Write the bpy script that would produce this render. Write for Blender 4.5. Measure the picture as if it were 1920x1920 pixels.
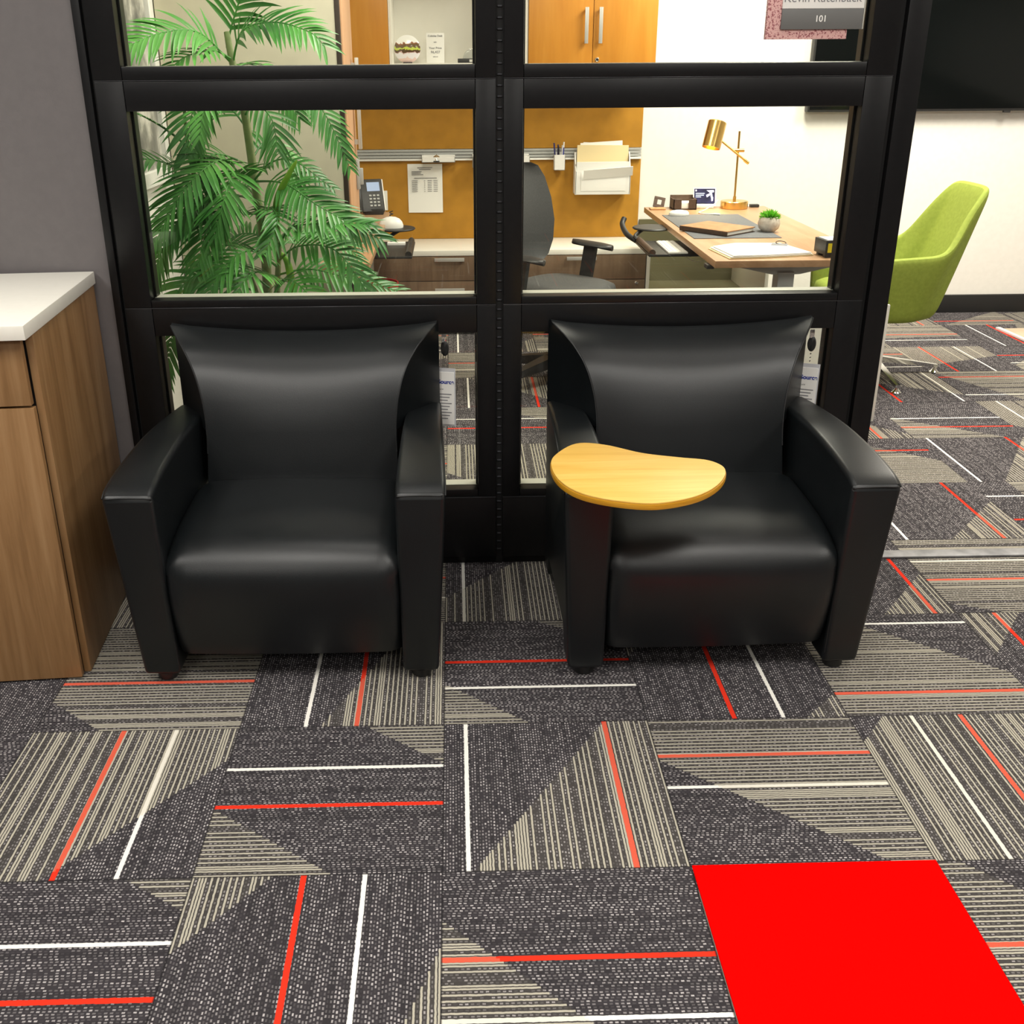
import bpy, bmesh, math, random
from mathutils import Vector, Matrix, noise
random.seed(7)
C = bpy.context.scene.collection
for o in list(bpy.data.objects): bpy.data.objects.remove(o)
R = math.radians

# ------------------------------------------------------------------ camera
FPX, YAW, PITCH, ROLL, CAMH = 1932.06, .02162, .39552, -.00686, 1.50255
cam = bpy.data.objects.new('camera', bpy.data.cameras.new('camera')); C.objects.link(cam)
fw = Vector((math.sin(YAW)*math.cos(PITCH), math.cos(YAW)*math.cos(PITCH), -math.sin(PITCH)))
rt = Vector((math.cos(YAW), -math.sin(YAW), 0)); up = rt.cross(fw)
r2 = math.cos(ROLL)*rt + math.sin(ROLL)*up; u2 = -math.sin(ROLL)*rt + math.cos(ROLL)*up
cam.matrix_world = Matrix(((r2.x, u2.x, -fw.x, 0), (r2.y, u2.y, -fw.y, 0), (r2.z, u2.z, -fw.z, CAMH), (0, 0, 0, 1)))
cam.data.sensor_fit = 'HORIZONTAL'; cam.data.sensor_width = 36
cam.data.lens = FPX*36/1920
cam.data.shift_x = 62.492/1920; cam.data.shift_y = -38.536/1920
cam.data.clip_start = .05
bpy.context.scene.camera = cam

# ------------------------------------------------------------------ world, lights, exposure
w = bpy.data.worlds.new('world'); bpy.context.scene.world = w; w.use_nodes = True
w.node_tree.nodes['Background'].inputs[0].default_value = (1, .95, .86, 1)
w.node_tree.nodes['Background'].inputs[1].default_value = .05
vs = bpy.context.scene.view_settings
vs.view_transform = 'Standard'; vs.look = 'None'; vs.exposure = 0; vs.gamma = 1; vs.use_curve_mapping = False

def area(name, loc, sx, sy, power, col=(1, .965, .90), spread=180, rot=(0, 0, 0)):
    l = bpy.data.lights.new(name, 'AREA'); l.shape = 'RECTANGLE'; l.size = sx; l.size_y = sy
    l.energy = power; l.color = col; l.spread = R(spread)
    o = bpy.data.objects.new(name, l); C.objects.link(o); o.location = loc; o.rotation_euler = rot
    return o
# ceiling troffers of the lobby, plus unseen lights added where marked
area('lobby_light', (-.75, .85, 2.72), .6, 1.2, 36)
area('lobby_light', (-2.3, 1.55, 2.72), .6, 1.2, 46)  # added light, brightens the countertop and the grey wall
area('lobby_light', (1.15, .85, 2.72), .6, 1.2, 36)
area('lobby_light', (-.35, 2.5, 2.72), .5, .3, 6)  # added small light for highlights along the chair back tops
area('lobby_light', (.75, 2.5, 2.72), .5, .3, 6)  # added likewise, for the other chair back
area('lobby_light', (-1.6, -1.6, 2.72), .6, 1.2, 40)
area('lobby_light', (.9, -1.6, 2.72), .6, 1.2, 40)
area('lobby_light', (3.2, .6, 2.72), .6, 1.2, 50)
# ceiling troffers of the office
area('office_light', (-.05, 3.75, 2.72), .6, 1.2, 50, (1, .94, .82))
area('office_light', (1.75, 5.3, 2.72), .6, 1.2, 82, (1, .94, .82))
area('office_light', (3.2, 4.8, 2.72), .6, 1.2, 86, (1, .94, .82))

# ------------------------------------------------------------------ materials
def mat(name, col=(.5, .5, .5), rough=.5, metal=0, spec=.5, emit=None, estr=1, coat=0, sss=0):
    m = bpy.data.materials.new(name); m.use_nodes = True
    b = m.node_tree.nodes['Principled BSDF']
    b.inputs['Base Color'].default_value = (*col, 1); b.inputs['Roughness'].default_value = rough
    b.inputs['Metallic'].default_value = metal; b.inputs['Specular IOR Level'].default_value = spec
    b.inputs['Coat Weight'].default_value = coat
    if emit:
        b.inputs['Emission Color'].default_value = (*emit, 1); b.inputs['Emission Strength'].default_value = estr
    return m
class N:
    """small helper around one node tree"""
    def __init__(s, m): s.m = m; s.t = m.node_tree; s.b = s.t.nodes['Principled BSDF']
    def n(s, typ, **kw):
        x = s.t.nodes.new(typ)
        for k, v in kw.items(): setattr(x, k, v)
        return x
    def put(s, sock, v):
        if isinstance(v, bpy.types.NodeSocket): s.t.links.new(v, sock)
        else: sock.default_value = v
    def math(s, op, a, b=0, c=0):
        x = s.n('ShaderNodeMath', operation=op)
        for i, v in enumerate((a, b, c)): s.put(x.inputs[i], v)
        return x.outputs[0]
    def mix(s, f, a, b):
        x = s.n('ShaderNodeMix', data_type='RGBA'); s.put(x.inputs[0], f)
        for i, v in ((6, a), (7, b)):
            s.put(x.inputs[i], v if isinstance(v, bpy.types.NodeSocket) else (*v, 1))
        return x.outputs[2]
    def noise(s, vec, scale, detail=3, rough=.5, dist=0):
        x = s.n('ShaderNodeTexNoise'); s.put(x.inputs['Vector'], vec); x.inputs['Scale'].default_value = scale
        x.inputs['Detail'].default_value = detail; x.inputs['Roughness'].default_value = rough; x.inputs['Distortion'].default_value = dist
        return x.outputs[0]
    def coords(s, scale=(1, 1, 1), rot=(0, 0, 0)):
        tc = s.n('ShaderNodeTexCoord'); mp = s.n('ShaderNodeMapping'); s.put(mp.inputs[0], tc.outputs['Object'])
        mp.inputs['Scale'].default_value = scale; mp.inputs['Rotation'].default_value = rot
        return mp.outputs[0]
    def ramp(s, f, stops):
        x = s.n('ShaderNodeValToRGB'); s.put(x.inputs[0], f); e = x.color_ramp.elements
        while len(e) < len(stops): e.new(.5)
        for q, (p, c) in zip(e, stops): q.position = p; q.color = (*c, 1)
        return x.outputs[0]
    def bump(s, h, strength=.2, dist=.002):
        x = s.n('ShaderNodeBump'); s.put(x.inputs['Height'], h); x.inputs['Strength'].default_value = strength
        x.inputs['Distance'].default_value = dist; s.put(s.b.inputs['Normal'], x.outputs[0])
def wood(name, c1, c2, c3, scale=(14, 14, .9), rough=.45, nscale=1.6):
    m = mat(name, c1, rough); k = N(m); v = k.coords(scale)
    f = k.noise(v, nscale, 6, .6, .6); fine = k.noise(v, nscale*6, 3, .6)
    f = k.math('ADD', k.math('MULTIPLY', f, .8), k.math('MULTIPLY', fine, .2))
    k.put(k.b.inputs['Base Color'], k.ramp(f, [(.32, c1), (.5, c2), (.68, c3)])); k.bump(fine, .05, .001)
    return m
def speckle(name, c1, c2, scale, rough=.6, bump=0, bscale=None, **kw):
    m = mat(name, c1, rough, **kw); k = N(m); v = k.coords()
    f = k.noise(v, scale, 4); k.put(k.b.inputs['Base Color'], k.ramp(f, [(.35, c1), (.65, c2)]))
    if bump: k.bump(k.noise(v, bscale or scale, 3), bump, .002)
    return m
LEATHER = speckle('black_leather', (.0026, .0040, .0048), (.0040, .0056, .0066), 9, .40, .10, 420, spec=.52)
SEAM = mat('leather_seam', (.006, .007, .008), .5)
FRAME = speckle('black_aluminium', (.0042, .0042, .0048), (.0055, .0055, .006), 60, .36, spec=.36)
GLINT = mat('rail_glint', (.07, .07, .075), .28, .6)  # lighter tone standing in for the glint on the rail edges
GAP = mat('black_gap', (.002, .002, .002), .7)
PALEEDGE = mat('lit_ledge_and_plate_edge', (.46, .46, .40), .4)  # office light on the frame ledge as pale colour; also the sign's plate edge
GREYWALL = speckle('plum_grey_paint', (.118, .107, .108), (.126, .114, .115), 40, .6, .05, 300)
WHITEWALL = speckle('warm_white_paint', (.84, .82, .76), (.87, .85, .79), 30, .6, .03, 250)
CEIL = speckle('ceiling_white', (.78, .77, .74), (.84, .83, .80), 60, .8)
BLACKTRIM = mat('black_rubber', (.012, .012, .012), .5)
WALNUT = wood('brown_walnut_laminate', (.18, .092, .034), (.28, .152, .062), (.36, .212, .098), (11, 11, .75), .42)
DRAWERWOOD = wood('grey_brown_laminate', (.13, .08, .047), (.185, .118, .070), (.235, .155, .096), (10, 10, .8), .45)
DESKWOOD = wood('light_walnut_desk', (.34, .19, .095), (.42, .245, .13), (.50, .31, .18), (8, .9, 8), .38)
ORANGEWOOD = wood('amber_cherry_laminate', (.55, .215, .020), (.61, .255, .028), (.67, .30, .04), (7, 7, .7), .4)
BAMBOO = wood('pale_bamboo', (.70, .39, .060), (.78, .47, .090), (.83, .55, .14), (1.6, 26, 26), .48, 1.3)
BAMBOOEDGE = wood('amber_bamboo_edge', (.48, .22, .010), (.56, .275, .016), (.62, .32, .03), (6, 6, 60), .35)
CREAM = speckle('cream_solid_surface', (.86, .835, .75), (.88, .855, .77), 50, .3)
WHITE = mat('white_plastic', (.80, .79, .75), .4)
PAPER = mat('white_paper', (.84, .83, .79), .8)
INK = mat('grey_ink', (.22, .22, .23), .8)
MANILA = mat('manila_folder', (.78, .64, .36), .75)
MUSTARD = speckle('mustard_fabric', (.40, .185, .009), (.46, .215, .012), 14, .8, .15, 600)
WORN = speckle('worn_aluminium', (.13, .13, .135), (.24, .24, .245), 14, .5, metal=.3)
OLIVESHADE = mat('olive_shade', (.115, .105, .052), .6)  # shade inside the white cubby, put into the colour
STEEL = mat('brushed_steel', (.60, .59, .55), .38, .45)
CHROME = mat('chrome', (.82, .82, .80), .08, 1)
GREYMETAL = mat('grey_powder_coat', (.40, .41, .40), .45)
GOLD = mat('brushed_gold', (.78, .50, .16), .26, 1)
BLACKPL = speckle('black_plastic', (.016, .016, .016), (.022, .022, .021), 80, .45)
DARKBROWN = speckle('dark_brown_leather', (.055, .032, .02), (.075, .045, .03), 70, .5)
TAN = speckle('tan_leather', (.32, .15, .055), (.42, .21, .085), 30, .5)
MESH = speckle('charcoal_mesh_fabric', (.045, .046, .046), (.065, .066, .065), 300, .75, .3, 700)
LIME = speckle('lime_green_fabric', (.235, .305, .035), (.275, .345, .045), 60, .8, .25, 500)
MATGREY = speckle('slate_desk_mat', (.10, .105, .115), (.125, .13, .14), 90, .7)
STONE = speckle('stone_planter', (.45, .41, .36), (.56, .52, .46), 70, .8, .3, 90)
GRASS = speckle('bright_green_foliage', (.10, .42, .02), (.24, .62, .05), 60, .6)
LEAF = speckle('palm_leaf_green', (.022, .145, .020), (.105, .36, .060), 4, .40)
LEAFLIGHT = speckle('pale_green_shoot', (.22, .5, .03), (.32, .6, .06), 20, .45)
STEM = speckle('palm_cane', (.16, .22, .07), (.26, .31, .12), 22, .55)
SOIL = speckle('dark_soil', (.02, .014, .01), (.05, .035, .02), 60, .9)
POTMAT = speckle('charcoal_pot', (.05, .05, .05), (.06, .06, .06), 30, .5)
REDTILE = speckle('scarlet_carpet', (.86, .0015, .0012), (.92, .002, .0015), 500, .95, .5, 900, spec=.0)
REDFAB = mat('red_fabric', (.45, .006, .006), .8)
TVBLACK = mat('black_screen', (.003, .004, .004), .12, spec=.25)
YELLOW = mat('yellow_sticker', (.75, .62, .01), .6)
BLUEINK = mat('blue_ink', (.02, .04, .30), .6)
SIGNGREY = mat('sign_grey', (.13, .13, .125), .5)
WEAVE = None
GLOW = mat('lit_bulb', (1, .9, .7), .5, emit=(1, .86, .6), estr=14)
# clear glass: what is behind shows through, the room in front mirrors faintly
GLASS = bpy.data.materials.new('clear_glass'); GLASS.use_nodes = True
t = GLASS.node_tree; t.nodes.clear()
o_ = t.nodes.new('ShaderNodeOutputMaterial'); mx = t.nodes.new('ShaderNodeMixShader'); tr = t.nodes.new('ShaderNodeBsdfTransparent')
gl = t.nodes.new('ShaderNodeBsdfGlossy'); fr = t.nodes.new('ShaderNodeFresnel'); fr.inputs[0].default_value = 1.45
gl.inputs['Roughness'].default_value = 0.0; tr.inputs[0].default_value = (.97, .985, .96, 1)
t.links.new(fr.outputs[0], mx.inputs[0]); t.links.new(tr.outputs[0], mx.inputs[1]); t.links.new(gl.outputs[0], mx.inputs[2]); t.links.new(mx.outputs[0], o_.inputs[0])
CLEAR = mat('clear_crystal', (.8, .82, .8), .05); CLEAR.node_tree.nodes['Principled BSDF'].inputs['Transmission Weight'].default_value = .8

# ------------------------------------------------------------------ mesh helpers
def merge(bm, src, M=None):
    if M is not None: bmesh.ops.transform(src, matrix=M, verts=src.verts)
    me = bpy.data.meshes.new('tmp'); src.to_mesh(me); src.free(); bm.from_mesh(me); bpy.data.meshes.remove(me)
def box(bm, a, b, bev=0, seg=2, M=None):
    t = bmesh.new(); bmesh.ops.create_cube(t, size=1)
    for v in t.verts: v.co = Vector(((a[i]+b[i])/2 + v.co[i]*(b[i]-a[i]) for i in range(3)))
    if bev: bmesh.ops.bevel(t, geom=t.edges[:], offset=bev, segments=seg, affect='EDGES', profile=.6)
    merge(bm, t, M); return bm
def prism(bm, poly, h0, h1, axis=2, bev=0, seg=2, M=None):
    """closed outline pulled along one axis; poly gives the other two coordinates in order"""
    t = bmesh.new(); lo = []; hi = []
    def p(q, h):
        c = list(q); c.insert(axis, h); return c
    lo = [t.verts.new(p(q, h0)) for q in poly]; hi = [t.verts.new(p(q, h1)) for q in poly]
    t.faces.new(lo[::-1]); t.faces.new(hi); n = len(poly)
    for i in range(n): t.faces.new((lo[i], lo[(i+1) % n], hi[(i+1) % n], hi[i]))
    bmesh.ops.recalc_face_normals(t, faces=t.faces)
    if bev: bmesh.ops.bevel(t, geom=[e for e in t.edges if len(e.link_faces) == 2 and e.calc_face_angle() > .6], offset=bev, segments=seg, affect='EDGES', profile=.6)
    merge(bm, t, M); return bm
def lathe(bm, prof, cx=0, cy=0, n=32, M=None):
    t = bmesh.new(); rings = []
    for r, z in prof:
        rings.append([t.verts.new((cx+r*math.cos(2*math.pi*i/n), cy+r*math.sin(2*math.pi*i/n), z)) for i in range(n)] if r > 1e-5 else [t.verts.new((cx, cy, z))])
    for a, b in zip(rings, rings[1:]):
        for i in range(n):
            j = (i+1) % n
            if len(a) == 1 and len(b) == 1: continue
            if len(a) == 1: t.faces.new((a[0], b[j], b[i]))
            elif len(b) == 1: t.faces.new((a[i], a[j], b[0]))
            else: t.faces.new((a[i], a[j], b[j], b[i]))
    for rr in (rings[0], rings[-1]):
        if len(rr) > 1:
            try: t.faces.new(rr)
            except ValueError: pass
    bmesh.ops.recalc_face_normals(t, faces=t.faces)
    merge(bm, t, M); return bm
def tube(bm, pts, r, n=8, closed=False, taper=None):
    pts = [Vector(p) for p in pts]; t = bmesh.new(); rings = []; m = len(pts)
    nrm = None
    for i, p in enumerate(pts):
        a = pts[(i-1) % m] if closed or i else p; b = pts[(i+1) % m] if closed or i < m-1 else p
        d = (b-a).normalized()
        if nrm is None:
            nrm = d.orthogonal().normalized()
        nrm = (nrm - d*nrm.dot(d)); nrm = nrm.normalized() if nrm.length > 1e-6 else d.orthogonal().normalized()
        bi = d.cross(nrm); rr = r if taper is None else r + (taper-r)*i/(m-1)
        rings.append([t.verts.new(p + rr*(math.cos(2*math.pi*k/n)*nrm + math.sin(2*math.pi*k/n)*bi)) for k in range(n)])
    for i in range(m if closed else m-1):
        a, b = rings[i], rings[(i+1) % m]
        for k in range(n): t.faces.new((a[k], a[(k+1) % n], b[(k+1) % n], b[k]))
    if not closed: t.faces.new(rings[0][::-1]); t.faces.new(rings[-1])
    bmesh.ops.recalc_face_normals(t, faces=t.faces)
    merge(bm, t); return bm
def loft(bm, rings, cap=True, closed=True):
    t = bmesh.new(); vs_ = [[t.verts.new(p) for p in r] for r in rings]; n = len(rings[0])
    for a, b in zip(vs_, vs_[1:]):
        for i in range(n if closed else n-1): t.faces.new((a[i], a[(i+1) % n], b[(i+1) % n], b[i]))
    if cap: t.faces.new(vs_[0][::-1]); t.faces.new(vs_[-1])
    bmesh.ops.recalc_face_normals(t, faces=t.faces)
    merge(bm, t); return bm
def spline(pts, n=8, closed=False):
    P = [Vector(p) for p in pts]; m = len(P); out = []
    for i in range(m if closed else m-1):
        a, b, c, d = (P[(i+k) % m] if closed else P[min(max(i+k, 0), m-1)] for k in (-1, 0, 1, 2))
        for k in range(n):
            t = k/n
            out.append(.5*((2*b)+(c-a)*t+(2*a-5*b+4*c-d)*t*t+(3*b-a-3*c+d)*t**3))
    if not closed: out.append(P[-1])
    return out
def wloc(p):
    v = Vector((0, 0, 0))
    while p: v = v + p.location; p = p.parent
    return v
def obj(name, bm, m, parent=None, ang=38, local=False):
    """one mesh object; geometry is given in world coordinates unless local"""
    me = bpy.data.meshes.new(name)
    if parent is not None and not local: bmesh.ops.translate(bm, vec=-wloc(parent), verts=bm.verts)
    bm.to_mesh(me); bm.free()
    me.polygons.foreach_set('use_smooth', [True]*len(me.polygons)); me.set_sharp_from_angle(angle=R(ang))
    for q in (m if isinstance(m, (list, tuple)) else [m]): me.materials.append(q)
    o = bpy.data.objects.new(name, me); C.objects.link(o); o.parent = parent
    return o
def tag(o, label, cat, group=None, kind=None):
    o['label'] = label; o['category'] = cat
    if group: o['group'] = group
    if kind: o['kind'] = kind
    return o
def thing(name, label, cat, loc, group=None):
    o = bpy.data.objects.new(name, None); C.objects.link(o); o.location = loc; o.empty_display_size = .1
    return tag(o, label, cat, group)
def struct(name, bm, m, parent=None, ang=38):
    o = obj(name, bm, m, parent, ang)
    if parent is None: o['kind'] = 'structure'
    return o
def one(name, label, cat, bm, m, group=None, base=None, ang=38):
    """a thing that is a single mesh, its origin at its base"""
    if base is None:
        xs = [v.co for v in bm.verts]
        base = Vector(((min(v.x for v in xs)+max(v.x for v in xs))/2, (min(v.y for v in xs)+max(v.y for v in xs))/2, min(v.z for v in xs)))
    bmesh.ops.translate(bm, vec=-Vector(base), verts=bm.verts)
    o = obj(name, bm, m, None, ang); o.location = base
    return tag(o, label, cat, group)
def B(a, b, bev=0, seg=2, M=None): return box(bmesh.new(), a, b, bev, seg, M)
def textobj(name, s, size, loc, m, parent, rot=(R(90), 0, 0), align='CENTER', bold=0, M=None):
    cu = bpy.data.curves.new(name, 'FONT'); cu.body = s; cu.size = size; cu.align_x = align; cu.extrude = .0002; cu.offset = bold
    tmp = bpy.data.objects.new('tmp_text', cu); C.objects.link(tmp)
    dg = bpy.context.evaluated_depsgraph_get(); me = bpy.data.meshes.new_from_object(tmp.evaluated_get(dg))
    bpy.data.objects.remove(tmp); bpy.data.curves.remove(cu)
    T = M if M is not None else Matrix.Translation(loc) @ __import__('mathutils').Euler(rot).to_matrix().to_4x4()
    me.transform(T)
    bm = bmesh.new(); bm.from_mesh(me); bpy.data.meshes.remove(me)
    return obj(name, bm, m, parent)

# ------------------------------------------------------------------ floor: quarter-turn carpet tiles
X0, Y0, T = -.0428, 1.6167, .5
# tile (column, row): direction, red line, white line, light half-planes (a, b, c): light where a*x + b*y > c
Z9 = (0, 0, 9)
TILES = {
 (-2, -1): (.42, .67, (.65, 1, 1.47), Z9), (-1, -1): (.445, .69, (-1.2, 1, .62), (1, -.38, .755)),
 (0, -1): (.56, .30, (-.9, -1, -.74), Z9), (2, -1): (.57, .30, (-.94, -1, -1.08), Z9),
 (-2, 0): (.44, .695, (-1.25, 1, -.48), Z9), (-1, 0): (.42, .68, (-.73, -1, -.40), (.79, 1, 1.48)),
 (0, 0): (.785, .105, (1, -.66, .12), Z9), (1, 0): (.715, .49, (.83, 1, .68), Z9), (2, 0): (.555, .31, (1.2, -1, -.80), Z9),
 (-3, 0): (9, 9, Z9, Z9), (-3, 1): (9, 9, Z9, Z9),
 (-2, 1): (.42, 9, (.8, 1, .25), Z9), (-1, 1): (.57, .32, (1, -.42, .385), Z9),
 (0, 1): (.565, .315, (-.85, -1, -.35), (.63, 1, 1.32)), (1, 1): (.435, .68, (-1.6, 1, .60), (1, -1, .79)),
 (2, 1): (.20, .895, (-.83, -1, -1.19), Z9), (3, 1): (.215, 9, (-1.26, 1, .54), Z9),
 (0, 2): (9, .11, (1.06, -1, -.30), Z9), (1, 2): (.4, .7, Z9, Z9), (2, 2): (.875, .3, (1.2, -1, .68), Z9), (3, 2): (.42, .675, (.45, 1, .12), Z9),
 (0, 3): (.86, 9, (1, .5, -.2), Z9), (0, 4): (.9, 9, (.9, 1, .35), Z9), (0, 5): (.42, .67, (.63, 1, 1.2), Z9), (0, 6): (.86, .20, (1, 1, 1.2), Z9),
 (3, 3): (.785, .12, (1, -.9, .42), Z9), (2, 3): (.4, .7, (.5, 1, .9), Z9), (4, 3): (.3, .72, (1, 0, .3), Z9),
 (3, 4): (.71, 9, (-.8, -1, -1.25), Z9), (4, 4): (.785, .105, (1, -.66, .28), Z9), (3, 5): (.72, .3, (-1, -1, -1.1), Z9),
 (4, 5): (.28, .52, (-.7, -1, -.55), Z9), (5, 5): (.5, .2, (1, 1, .3), Z9), (4, 6): (.3, .9, (.6, 1, .8), Z9), (5, 6): (.8, .2, (1, .5, .5), Z9),
 (5, 7): (.3, .7, (-.4, 1, .2), Z9), (4, 7): (.7, .2, (-.4, 1, .1), Z9), (6, 7): (.6, .3, (1, -1, -.2), Z9),
}
bm = bmesh.new(); uvl = bm.loops.layers.uv.new('tile'); info = []
for j in range(-11, 10):
    for i in range(-9, 13):
        x, y = X0+i*T, Y0+j*T
        f = bm.faces.new([bm.verts.new(c) for c in ((x, y, 0), (x+T, y, 0), (x+T, y+T, 0), (x, y+T, 0))])
        for l, c in zip(f.loops, ((0, 0), (1, 0), (1, 1), (0, 1))): l[uvl].uv = c
        if (i, j) in TILES: r_, w_, p1, p2 = TILES[(i, j)]
        else:
            r_, w_ = random.choice(((.42, .67), (.56, .3), (.79, .11), (.2, .9))); th = random.uniform(0, 6.28)
            p1 = (math.cos(th), math.sin(th), random.uniform(-.2, .35)+.5*(math.cos(th)+math.sin(th))); p2 = Z9
        info.append(((r_, w_, 1.0 if (i+j) % 2 == 0 else 0.0), p1, p2, (i*17+j*31) % 97*.37))
CARPET = mat('grey_striped_carpet', (.07, .065, .07), .95, spec=.1); k = N(CARPET)
def attr(nm, out): a = k.n('ShaderNodeAttribute', attribute_name=nm); return a.outputs[out]
def sep(v): s_ = k.n('ShaderNodeSeparateXYZ'); k.put(s_.inputs[0], v); return s_.outputs
uvn = k.n('ShaderNodeUVMap', uv_map='tile'); xy = sep(uvn.outputs[0]); ln = sep(attr('lines', 'Vector')); seed = attr('seed', 'Fac')
m_ = k.math
dv = ln[2]; idv = m_('SUBTRACT', 1, dv)
wv = k.noise(uvn.outputs[0], 46, 2); wob = m_('MULTIPLY', m_('SUBTRACT', wv, .5), .0055)
v = m_('ADD', m_('ADD', m_('MULTIPLY', xy[0], dv), m_('MULTIPLY', xy[1], idv)), wob)
u = m_('ADD', m_('MULTIPLY', xy[1], dv), m_('MULTIPLY', xy[0], idv))
NR = 80
rowf = m_('MULTIPLY', v, NR); row = m_('FLOOR', rowf); rf = m_('FRACT', rowf)
def white(a, b):
    c_ = k.n('ShaderNodeCombineXYZ'); k.put(c_.inputs[0], a); k.put(c_.inputs[1], b)
    w_ = k.n('ShaderNodeTexWhiteNoise', noise_dimensions='2D'); k.put(w_.inputs[0], c_.outputs[0]); return w_.outputs[0]
h1 = white(row, seed)
def plane(nm):
    p = sep(attr(nm, 'Vector'))
    # the light yarn of one row starts and stops at the row's own place along the diagonal
    qx = m_('ADD', m_('MULTIPLY', dv, m_('DIVIDE', row, NR)), m_('MULTIPLY', idv, xy[0]))
    qy = m_('ADD', m_('MULTIPLY', idv, m_('DIVIDE', row, NR)), m_('MULTIPLY', dv, xy[1]))
    return m_('GREATER_THAN', m_('ADD', m_('MULTIPLY', p[0], qx), m_('MULTIPLY', p[1], qy)), p[2])
light = m_('MAXIMUM', plane('light_a'), plane('light_b'))
even = m_('LESS_THAN', m_('MODULO', m_('ADD', row, 1000), 2), .5)
keep = m_('LESS_THAN', h1, .86)
prof = m_('MULTIPLY', m_('GREATER_THAN', rf, .15), m_('LESS_THAN', rf, .80))
extra = m_('MULTIPLY', m_('SUBTRACT', 1, even), m_('GREATER_THAN', h1, .90))
yarn = m_('MULTIPLY', m_('MULTIPLY', light, prof), m_('MAXIMUM', m_('MULTIPLY', even, keep), extra))
# dotted stitches of the dark ground
su = m_('ADD', m_('MULTIPLY', u, 50), m_('MULTIPLY', white(row, m_('ADD', seed, 3.3)), 7)); sc = m_('FLOOR', su); sf = m_('FRACT', su)
hs = white(sc, m_('ADD', row, m_('MULTIPLY', seed, 13)))
dash = m_('MULTIPLY', m_('MULTIPLY', m_('GREATER_THAN', sf, .15), m_('LESS_THAN', sf, .72)), m_('MULTIPLY', m_('GREATER_THAN', rf, .22), m_('LESS_THAN', rf, .74)))
dot = m_('MULTIPLY', dash, m_('POWER', hs, 1.25))
pat = k.noise(uvn.outputs[0], 9, 2)
dark = k.mix(dot, (.040, .036, .040), (.44, .41, .41))
dark = k.mix(m_('MULTIPLY', m_('GREATER_THAN', white(row, m_('ADD', seed, 9)), .72), .45), dark, (.024, .022, .024))
dark = k.mix(m_('MULTIPLY', light, .30), dark, (.105, .096, .080))
col = k.mix(yarn, dark, (.43, .40, .325))
def stripe(pos, half): return m_('LESS_THAN', m_('ABSOLUTE', m_('SUBTRACT', v, pos)), half)
grain = k.noise(uvn.outputs[0], 220, 2)
redc = k.mix(light, (.72, .035, .014), (.66, .13, .075))
redc = k.mix(m_('MULTIPLY', grain, .5), redc, (.60, .03, .015))
col = k.mix(stripe(ln[0], .0118), col, redc)
whc = k.mix(m_('MULTIPLY', light, .55), (.82, .80, .74), (.62, .58, .47))
col = k.mix(stripe(ln[1], .0095), col, whc)
edge = m_('MAXIMUM', m_('LESS_THAN', m_('MINIMUM', m_('MINIMUM', xy[0], xy[1]), m_('MINIMUM', m_('SUBTRACT', 1, xy[0]), m_('SUBTRACT', 1, xy[1]))), .004), 0)
col = k.mix(m_('MULTIPLY', edge, .6), col, (.012, .011, .012))
k.put(k.b.inputs['Base Color'], col)
k.bump(m_('ADD', m_('MULTIPLY', prof, .5), m_('ADD', m_('MULTIPLY', dash, .5), yarn)), .35, .003)
floor = struct('floor', bm, CARPET)
for nm, idx in (('lines', 0), ('light_a', 1), ('light_b', 2)):
    a = floor.data.attributes.new(nm, 'FLOAT_VECTOR', 'FACE'); a.data.foreach_set('vector', [c for q in info for c in q[idx]])
a = floor.data.attributes.new('seed', 'FLOAT', 'FACE'); a.data.foreach_set('value', [q[3] for q in info])

one('red_carpet_tile', 'solid bright red square carpet tile laid among the striped grey tiles, lower right', 'carpet tile',
    B((X0+T+.002, Y0-T+.002, .0005), (X0+2*T-.002, Y0-.002, .006), .002), REDTILE)
mt = thing('floor_mat', 'flat pale beige mat with a white edge on the floor at the right edge', 'mat', (3.6, 5.8, 0))
obj('mat_sheet', prism(bmesh.new(), [(3.27, 5.98), (3.28, 5.68), (4.0, 5.55), (4.0, 5.98)], .001, .010, 2, .002), wood('beige_mat', (.50, .36, .24), (.56, .42, .29), (.6, .46, .33), (2, 9, 9)), mt)
obj('mat_edge', prism(bmesh.new(), [(3.235, 6.0), (3.255, 5.66), (3.28, 5.66), (3.262, 6.0)], .001, .014, 2, .002), WHITE, mt)

# ------------------------------------------------------------------ shell
PY = 2.98                                                            # lobby face of the glass partition
HC = 2.74
struct('wall_left', B((-4.5, PY+.005, 0), (-.986, PY+.11, HC)), GREYWALL)
struct('wall_back', B((-1.25, 6.47, 0), (6.2, 6.6, HC)), WHITEWALL)
struct('wall_side', B((-1.30, PY+.11, 0), (-1.15, 6.6, HC)), WHITEWALL)
struct('wall_right', B((6.2, -3.9, 0), (6.35, 6.6, HC)), WHITEWALL)
struct('wall_rear', B((-4.5, -4.0, 0), (6.2, -3.85, HC)), GREYWALL)
struct('wall_far_left', B((-4.65, -4.0, 0), (-4.5, PY+.11, HC)), GREYWALL)
struct('ceiling', B((-4.65, -4.0, HC), (6.35, 6.6, HC+.1)), CEIL)
struct('baseboard_back', B((1.9, 6.445, 0), (6.2, 6.47, .112), .003), BLACKTRIM)
st = struct('trim_4', B((1.30, 2.975, .0005), (6.2, 3.025, .008), .003), WORN); st['label'] = 'worn metal threshold strip across the carpet at the doorway'

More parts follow.
